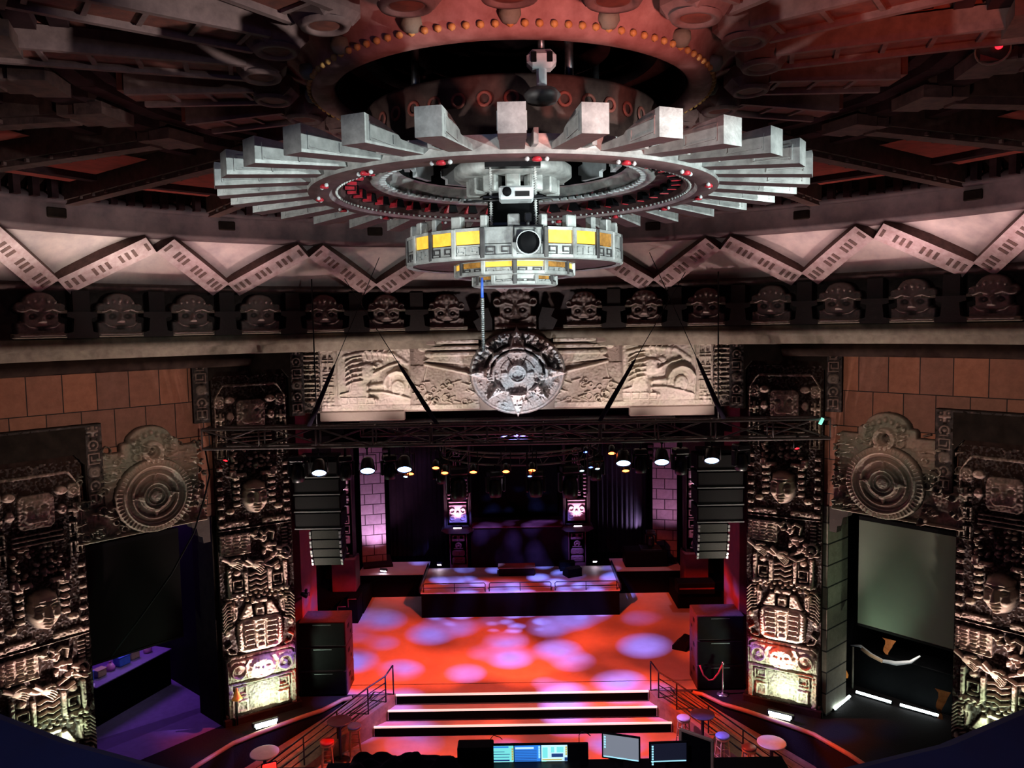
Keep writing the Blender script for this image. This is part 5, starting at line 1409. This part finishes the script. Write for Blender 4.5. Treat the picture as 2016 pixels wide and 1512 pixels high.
def bar_counter(label, a, b_, z0, h, m, depth=.6, top='black'):
    a, b_ = Vector(a), Vector(b_); d = b_-a; t = thing('bar_counter', label, 'counter', ((a.x+b_.x)/2, (a.y+b_.y)/2, z0), math.atan2(d.y, d.x), 'bar counters in the boxes')
    MB().box((0, 0, h/2), (d.length, depth, h)).build('front', m, t); MB().box((0, 0, h+.02), (d.length+.06, depth+.1, .04), bev=.01).build('top', top, t); return t
bar_counter('dark bar counter with small goods under the screen of the left box', (-11.2, 19.45), (-10.35, 21.8), -.02, 1.0, 'black', .8, 'purple_floor')
g = random.Random(3)
for i, (px_, py_, kind, lab) in enumerate(((-11.25, 19.6, 0, 'blue crate on the left bar counter, at its near end'), (-11.05, 19.95, 1, 'tan box on the left bar counter, next to the blue crate'), (-10.95, 20.3, 2, 'pink bag on the left bar counter, in the middle'), (-10.82, 20.65, 0, 'small blue box on the left bar counter, beyond the pink bag'), (-10.70, 21.05, 1, 'small tan carton on the left bar counter, second from the far end'), (-10.5, 21.45, 2, 'pink carton on the left bar counter, at its far end'))):
    s_ = (.34, .26, .22)[i % 3]; t = thing('box' if kind != 2 else 'bag', lab, 'box' if kind != 2 else 'bag', (px_, py_, 1.025), R(65), 'goods on the left bar')
    if kind != 2:
        MB().box((0, 0, s_*.35), (s_, s_*.8, s_*.7), bev=.015).build('body', ('plastic_blue', 'plastic_tan')[kind], t); MB().box((0, 0, s_*.72), (s_+.02, s_*.8+.02, .02)).build('lid', ('plastic_blue', 'plastic_tan')[kind], t)
    else:
        MB().lathe([(0, 0), (s_*.5, 0), (s_*.55, s_*.4), (s_*.3, s_*.8), (s_*.12, s_*.9), (s_*.2, s_*1.05)], 14).build('body', 'plastic_pink', t)
t = thing('paper_sheet', 'pale folded paper on the near corner of the left bar counter', 'paper', (-11.0, 19.28, 1.03), .4); MB().box((0, 0, .02), (.3, .22, .04), bev=.01).build('sheet', 'white_cloth', t)
t = thing('lit_panel', 'small blue and purple lit panel seen through the gap beside the left screen', 'panel', (-10.55, 24.6, 2.15), R(20))
MB().box((0, 0, 0), (.5, .04, 1.1)).build('panel', 'purple_floor', t); MB().box((0, -.03, .62), (.46, .08, .3), bev=.03).build('blue_box', 'plastic_blue', t); MB().box((.08, -.05, .45), (.16, .06, .1), bev=.01).build('tan_tag', 'tan_frame', t)
bar_counter('long black counter under the green screen of the right box', (9.28, 21.3), (11.2, 19.25), -.02, 1.05, 'black', .7)
t = thing('fabric_swag', 'white and cream ribbon swag hanging along the counter of the right box', 'fabric', (9.25, 20.75, 1.1), R(-48))
MB().tube([(-.3, -.1, .03), (0, -.15, .10), (.3, -.2, -.03), (.6, -.2, -.10), (.95, -.2, -.06), (1.3, -.18, .08), (1.5, -.1, .28)], [.02, .04, .05, .045, .06, .045, .02], 8).build('ribbon', 'white_cloth', t); MB().tube([(.05, -.2, .06), (.3, -.24, -.03), (.62, -.24, -.10)], .045, 8).build('warm_fold', 'tan_frame', t)
for i, (x, y, z, lab, sc_) in enumerate(((9.75, 20.35, 1.2, 'orange cloth hanging under the left half of the green screen', 1.), (10.1, 18.35, .75, 'orange patterned cloth hanging beside the right edge pilaster', 1.3))):
    b = MB(); vs = []
    for j in range(9):
        u = j/8; wd_ = .30*(1-u)+.05; vs += [(-wd_/2+.06*math.sin(j), .03*math.sin(j*2), -u*.55*sc_+.3), (wd_/2-.12*u, .03*math.cos(j*2), -u*.55*sc_+.3)]
    b.add(vs, [(2*j, 2*j+1, 2*j+3, 2*j+2) for j in range(8)], smooth=True)
    tag(b.build('hanging_cloth', 'orange_cloth', None, (x, y, z), R(-48)), lab, 'cloth', 'orange cloths in the right box')
tag(MB().tube([(0, 0, 0), (0, 0, 1.15)], .025, 8).build('barrier_post', 'plaster_grey', None, (8.98, 20.75, -.02)), 'thin pale upright post beside the right box counter', 'post')
t = thing('sconce', 'small orange lamp low behind the jamb of the right box', 'lamp', (8.78, 20.75, .28)); MB().lathe([(0, 0), (.07, .02), (.08, .1), (.03, .2), (0, .21)], 12).build('shade', 'cone_orange', t); MB().box((0, .06, .1), (.06, .06, .12)).build('bracket', 'black_metal', t)
def led_bar(label, a, b_, r=.035, m='led_white', z=.0):
    a, b_ = Vector(a), Vector(b_); d = b_-a; t = thing('led_light_bar', label, 'light bar', (a+b_)/2, math.atan2(d.y, d.x), 'white light bars on the floor'); l = d.length
    MB().box((0, .02, .03), (l+.05, .10, .06), bev=.01).build('housing', 'black_metal', t); MB().tube([(-l/2, -.03, .065), (l/2, -.03, .065)], r, 8).build('tube', m, t)
    for q in (-1, 1): MB().box((q*l*.4, .02, -.005), (.05, .16, .02)).build('foot', 'black_metal', t)
led_bar('white light bar at the foot of the block jamb, right of the right pilaster', (7.96, 19.50, .0), (8.62, 20.16, .0))
led_bar('white light bar on the floor of the right box, the one nearer the jamb', (8.94, 20.40, .0), (9.58, 19.80, .0)); led_bar('white light bar on the floor of the right box, the one nearer the right edge', (9.75, 19.66, .0), (10.42, 19.08, .0))
for side, nm in ((-1, 'left'), (1, 'right')):
    c0 = Vector((side*6.45, 19.05, .14)); an = -R(32)*side
    dx = Vector((math.cos(an), math.sin(an), 0))*.29
    t = thing('wash_bar', 'bright white wash light bar at the foot of the %s carved pilaster beside the stage' % nm, 'light bar', c0, an, 'wash bars at the pilasters')
    MB().box((0, .04, .0), (.66, .12, .12), bev=.02).build('housing', 'black_metal', t)
    MB().box((0, -.03, .035), (.56, .03, .10), M=Matrix.Rotation(R(25), 4, 'X'), bev=.012).build('lens', 'led_white', t)
    MB().box((.0, -.05, -.05), (.5, .02, .03)).build('lower_strip', 'led_white', t); MB().box((0, .05, -.09), (.3, .14, .06)).build('foot', 'black_metal', t)
t = thing('cone_lamp', 'orange cone-shaped lamp at the foot of the left carved pilaster', 'lamp', (-7.18, 19.16, .72), R(32)); MB().lathe([(.0, .30), (.03, .28), (.035, .20), (.10, .05), (.13, .0), (.0, .0)], 16).build('shade', 'cone_orange', t); MB().tube([(0, .05, .02), (0, .12, -.1), (0, .10, -.72)], .02, 6).build('stem', 'black_metal', t)

# ------------------------------------------------------------------ lights
def aim(o, tgt): o.rotation_euler = (Vector(tgt)-o.location).to_track_quat('-Z', 'Y').to_euler()
def spot(name, loc, tgt, e, col, ang=60, blend=.6, size=.1):
    l = bpy.data.lights.new(name, 'SPOT'); l.energy = e; l.color = col; l.spot_size = R(ang); l.spot_blend = blend; l.shadow_soft_size = size
    o = bpy.data.objects.new(name, l); COL.objects.link(o); o.location = loc; aim(o, tgt); return o
def area(name, loc, tgt, e, col, sx_, sy_):
    l = bpy.data.lights.new(name, 'AREA'); l.energy = e; l.color = col; l.shape = 'RECTANGLE'; l.size = sx_; l.size_y = sy_
    o = bpy.data.objects.new(name, l); COL.objects.link(o); o.location = loc; aim(o, tgt); return o
def barn(o, lim):
    """barn doors that cut the beam above and below"""
    l = o.data; l.use_nodes = True; nt = l.node_tree; em = nt.nodes['Emission']
    tc = N(nt, 'ShaderNodeTexCoord'); sp = N(nt, 'ShaderNodeSeparateXYZ'); L(nt, tc, 'Normal', sp, 0)
    d = N(nt, 'ShaderNodeMath', operation='DIVIDE'); L(nt, sp, 1, d, 0); L(nt, sp, 2, d, 1)
    a = N(nt, 'ShaderNodeMath', operation='ABSOLUTE'); L(nt, d, 0, a, 0)
    m = N(nt, 'ShaderNodeMapRange'); m.inputs[1].default_value = lim+.03; m.inputs[2].default_value = lim-.03; L(nt, a, 0, m, 0); L(nt, m, 0, em, 'Strength')
    return o
def gobo(o, scale, c1, c2, th0, th1, dark=.22, sy_=1., shut=None):
    """patterned stage projector: two colours broken up by a cell pattern, projected along the beam"""
    l = o.data; l.use_nodes = True; nt = l.node_tree; em = nt.nodes['Emission']
    tc = N(nt, 'ShaderNodeTexCoord'); sp = N(nt, 'ShaderNodeSeparateXYZ'); L(nt, tc, 'Normal', sp, 0)
    cb = N(nt, 'ShaderNodeCombineXYZ')
    for k in range(2):
        d = N(nt, 'ShaderNodeMath', operation='DIVIDE'); L(nt, sp, k, d, 0); L(nt, sp, 2, d, 1)
        mu = N(nt, 'ShaderNodeMath', operation='MULTIPLY'); mu.inputs[1].default_value = (1., sy_)[k]; L(nt, d, 0, mu, 0); L(nt, mu, 0, cb, k)
    vo = N(nt, 'ShaderNodeTexVoronoi', Scale=scale, Randomness=.8, feature='SMOOTH_F1'); vo.inputs['Smoothness'].default_value = .25; L(nt, cb, 0, vo, 'Vector')
    r1 = ramp(nt, [(th0, (1, 1, 1)), (th1, (0, 0, 0))]); L(nt, vo, 'Distance', r1, 'Fac')
    nz = N(nt, 'ShaderNodeTexNoise', Scale=scale*.55, Detail=1.); L(nt, cb, 0, nz, 'Vector')
    r2 = ramp(nt, [(.40, (dark,)*3), (.58, (1, 1, 1))]); L(nt, nz, 'Fac', r2, 'Fac')
    nz2 = N(nt, 'ShaderNodeTexNoise', Scale=scale*.8, Detail=1.); nz2.noise_dimensions = '3D'
    of = N(nt, 'ShaderNodeVectorMath', operation='ADD'); of.inputs[1].default_value = (7.3, 2.1, 4.); L(nt, cb, 0, of, 0); L(nt, of, 0, nz2, 'Vector')
    r3 = ramp(nt, [(.36, (.25, .25, .25)), (.50, (1, 1, 1))]); L(nt, nz2, 'Fac', r3, 'Fac')
    a = N(nt, 'ShaderNodeMix', data_type='RGBA', blend_type='MULTIPLY'); a.inputs[0].default_value = 1.; a.inputs[6].default_value = rgba(c1); L(nt, r2, 'Color', a, 7)
    fm = N(nt, 'ShaderNodeMath', operation='MULTIPLY'); L(nt, r1, 'Color', fm, 0); L(nt, r3, 'Color', fm, 1)
    mm = N(nt, 'ShaderNodeMix', data_type='RGBA'); L(nt, fm, 0, mm, 0); L(nt, a, 2, mm, 6); mm.inputs[7].default_value = rgba(c2); L(nt, mm, 2, em, 'Color')
    if shut:     # framing shutter on the upstage side
        gt = N(nt, 'ShaderNodeMapRange'); gt.inputs[1].default_value = -shut-.04; gt.inputs[2].default_value = -shut+.04; s2 = N(nt, 'ShaderNodeSeparateXYZ'); L(nt, cb, 0, s2, 0); L(nt, s2, 1, gt, 0); L(nt, gt, 0, em, 'Strength')
    return o
G = gobo(spot('stage_projector', (0, 19.9, 5.9), (0, 21.4, 0), 5600, (1, 1, 1), 124, .15, .02), 4.0, (1., .070, .018), (.42, .27, 1.1), .24, .56, shut=.93)
G2 = gobo(spot('riser_projector', (0, 24.2, 7.2), (0, 28.4, .8), 3600, (1, 1, 1), 58, .2, .02), 8.5, (.06, .001, .004), (.36, .44, 1.9), .28, .56)
# pilaster uplights
for side in (-1, 1):
    for (cx, cy, z0), ph, pw in ((FAR, 32, 1.), (NEAR, 50, .6)):
        a = R(ph); n_ = Vector((-math.sin(a)*side, -math.cos(a), 0)); c0 = Vector((side*cx, cy, 0 if z0 == 0 else .85)); tx = Vector((math.cos(a), -math.sin(a)*side, 0))
        area('pilaster_wash', c0+n_*.50+Vector((0, 0, .30))+tx*.1, c0+n_*.0+Vector((0, 0, 1.9)), 62*pw, (.72, 1., .70), .5, .08)
        spot('pilaster_uplight', c0+n_*.95+Vector((0, 0, .25))+tx*.05*side, c0+n_*.05+Vector((0, 0, 3.6)), 1500*pw, (1., .74, .68), 66, .8, .05)
        spot('pilaster_uplight_high', c0+n_*1.5+Vector((0, 0, .3)), c0+Vector((0, 0, 6.0 if z0 == 0 else 4.4)), (900 if z0 == 0 else 500)*pw, (1., .80, .72), 44, .8, .05)
# header, cove, ceiling
for x in (-4.6, -2.4, 2.4, 4.6): spot('header_light', (x, 19.45, 7.0), (x*.95, 21.25, 8.7), 235, (1., .88, .82), 84, .7, .10)
spot('sun_stone_light', (0, 19.4, 6.9), (0, 21.2, 8.7), 300, (.92, .95, 1.), 80, .7, .10)
for side in (-1, 1):
    for dg, pw in ((36, .7), (48, 1.3), (60, 1.3)):
        c0 = Vector(pol(10.5, side*dg, 10.75)); area('cove_fill', c0, Vector(pol(11.6, side*dg, 11.95)), 6.5*pw, (1., .76, .74) if side > 0 or dg < 40 else (1., .93, .82), 2.0, .3).data.spread = R(74)  # unseen lamps floating in mid-air, added to wash the cove
    barn(spot('chandelier_key', (side*6.5, 2.5, 8.4), (0, 9.0, 11.45), 3300 if side > 0 else 1500, (.88, 1., .97) if side > 0 else (1., .97, .92), 45, .2, .08), .14)
    spot('lantern_light', (side*6.0, 2.0, 9.8), (0, 9.0, 10.75), 1100 if side > 0 else 600, (.86, 1., .95), 17, .5, .08)
    barn(spot('wall_light', (side*3.5, 13., 8.4), (side*9.3, 17.4, 8.0), 720, (1., .74, .60), 56, .9, .3), .20)
    spot('beam_bounce_fill', (side*2.5, 6.5, 10.2), (side*6.8, 12.4, 12.7), 75, (1., .80, .72), 60, .9, .2)  # added spots standing in for light bounced off the chandelier
    spot('disc_light', (side*7.0, 16.2, 3.2), (side*8.7, 18.1, 6.2), 52, (1., .90, .74), 34, .8, .10)
    spot('array_light', (side*4., 16.4, 5.6), (side*5.3, 20.3, 5.0), 16, (.8, 1., .95), 22, .8, .1)
    spot('ramp_light', (side*3.6, 14.5, 4.5), (side*6.3, 18.6, -.4), 90, (1., .66, .46), 46, .9, .2)
    spot('side_platform_light', (side*1.5, 25.2, 6.2), (side*4.9, 29.2, .85), 420, (1., .10, .03), 26, .6, .05)
spot('jamb_light', (7.3, 18.6, .3), (8.0, 19.2, 3.0), 26, (1., .98, .85), 80, .8, .1)
barn(spot('chandelier_edge', (7.5, 3.0, 10.9), (1.5, 8.0, 11.5), 2400, (.88, 1., .97), 46, .3, .08), .05)
spot('dish_light', (.8, 3.2, 8.2), (0, 9.2, 11.5), 750, (.9, 1., .98), 28, .7, .1)
spot('ceiling_red', (3.4, 2.6, 9.6), (3.6, 6.0, 12.8), 620, (1., .22, .13), 40, .8, .2)
spot('rim_light', (2.2, 1.8, 9.2), (.5, 6.8, 12.6), 1500, (1., .40, .34), 32, .9, .2)
spot('ceiling_dim', (0, 2.5, 9.4), (0, 8., 13), 9, (.85, .50, .62), 150, .5, .5)
# stage back
for x, y, z, tx, ty, tz, e, c_ in ((-5.2, 28.9, 1.2, -5.6, 29.9, 3.0, 110, (1., .60, .98)), (-2.35, 29.2, 2.55, -2.33, 29.75, 3.8, 55, (1., .6, .85)), (2.2, 29.2, 2.55, 2.2, 29.75, 3.8, 55, (1., .6, .85)), (5.6, 28.4, 1.6, 5.6, 29.9, 4.4, 50, (.9, .45, .75)), (-6.2, 26.9, 4.6, -6.3, 27.6, 3.0, 30, (1., .45, .6)), (6.2, 26.9, 4.6, 6.3, 27.6, 3.2, 30, (1., .45, .6)), (-3.1, 29.1, 1.2, -4.0, 30.9, 3., 12, (.6, .4, 1.))):
    spot('back_light', (x, y, z), (tx, ty, tz), e*2.4, c_, 90, .8, .06)
for x in (-4., 4.): area('curtain_wash', (x, 30.2, 5.6), (x, 31.0, 2.5), 5, (.55, .35, .9), 1.5, .4).data.spread = R(70)
spot('curtain_beam', (5.02, 30.5, 1.7), (4.1, 30.92, 2.6), 500, (.55, .55, 1.), 74, .9, .03)
spot('reveal_light', (0, 24.5, 6.5), (-6., 21.6, 3.), 60, (1., .2, .3), 40, .8, .2); spot('reveal_light', (0, 24.5, 6.5), (6., 21.6, 3.), 60, (1., .2, .3), 40, .8, .2)
# boxes, balcony
area('left_box_light', (-12.2, 22.6, 5.5), (-11.0, 21.5, 0), 170, (.42, .12, 1.), 1.5, 1.5)
spot('screen_light', (8.0, 18.0, 1.2), (8.75, 18.95, 4.0), 75, (.7, 1., .7), 70, .9, .1)
area('bar_goods_fill', (-10.3, 20.2, 2.2), (-10.9, 20.4, 1.), 5, (.8, .75, 1.), .8, .2)  # unseen lamp added so the goods show their colours
area('right_box_light', (9.6, 19.4, 1.7), (9.6, 19.9, 0), 9, (1., .95, .85), 1.2, .3)
area('balcony_blue', (-1.2, -.6, 11.8), (-.6, 2., 8.9), 30, (.25, .38, 1.), 3., .6)
spot('desk_light', (0, 8.5, 8.), (1.6, 12.9, 2.6), 520, (.60, .50, .85), 34, .8, .3)
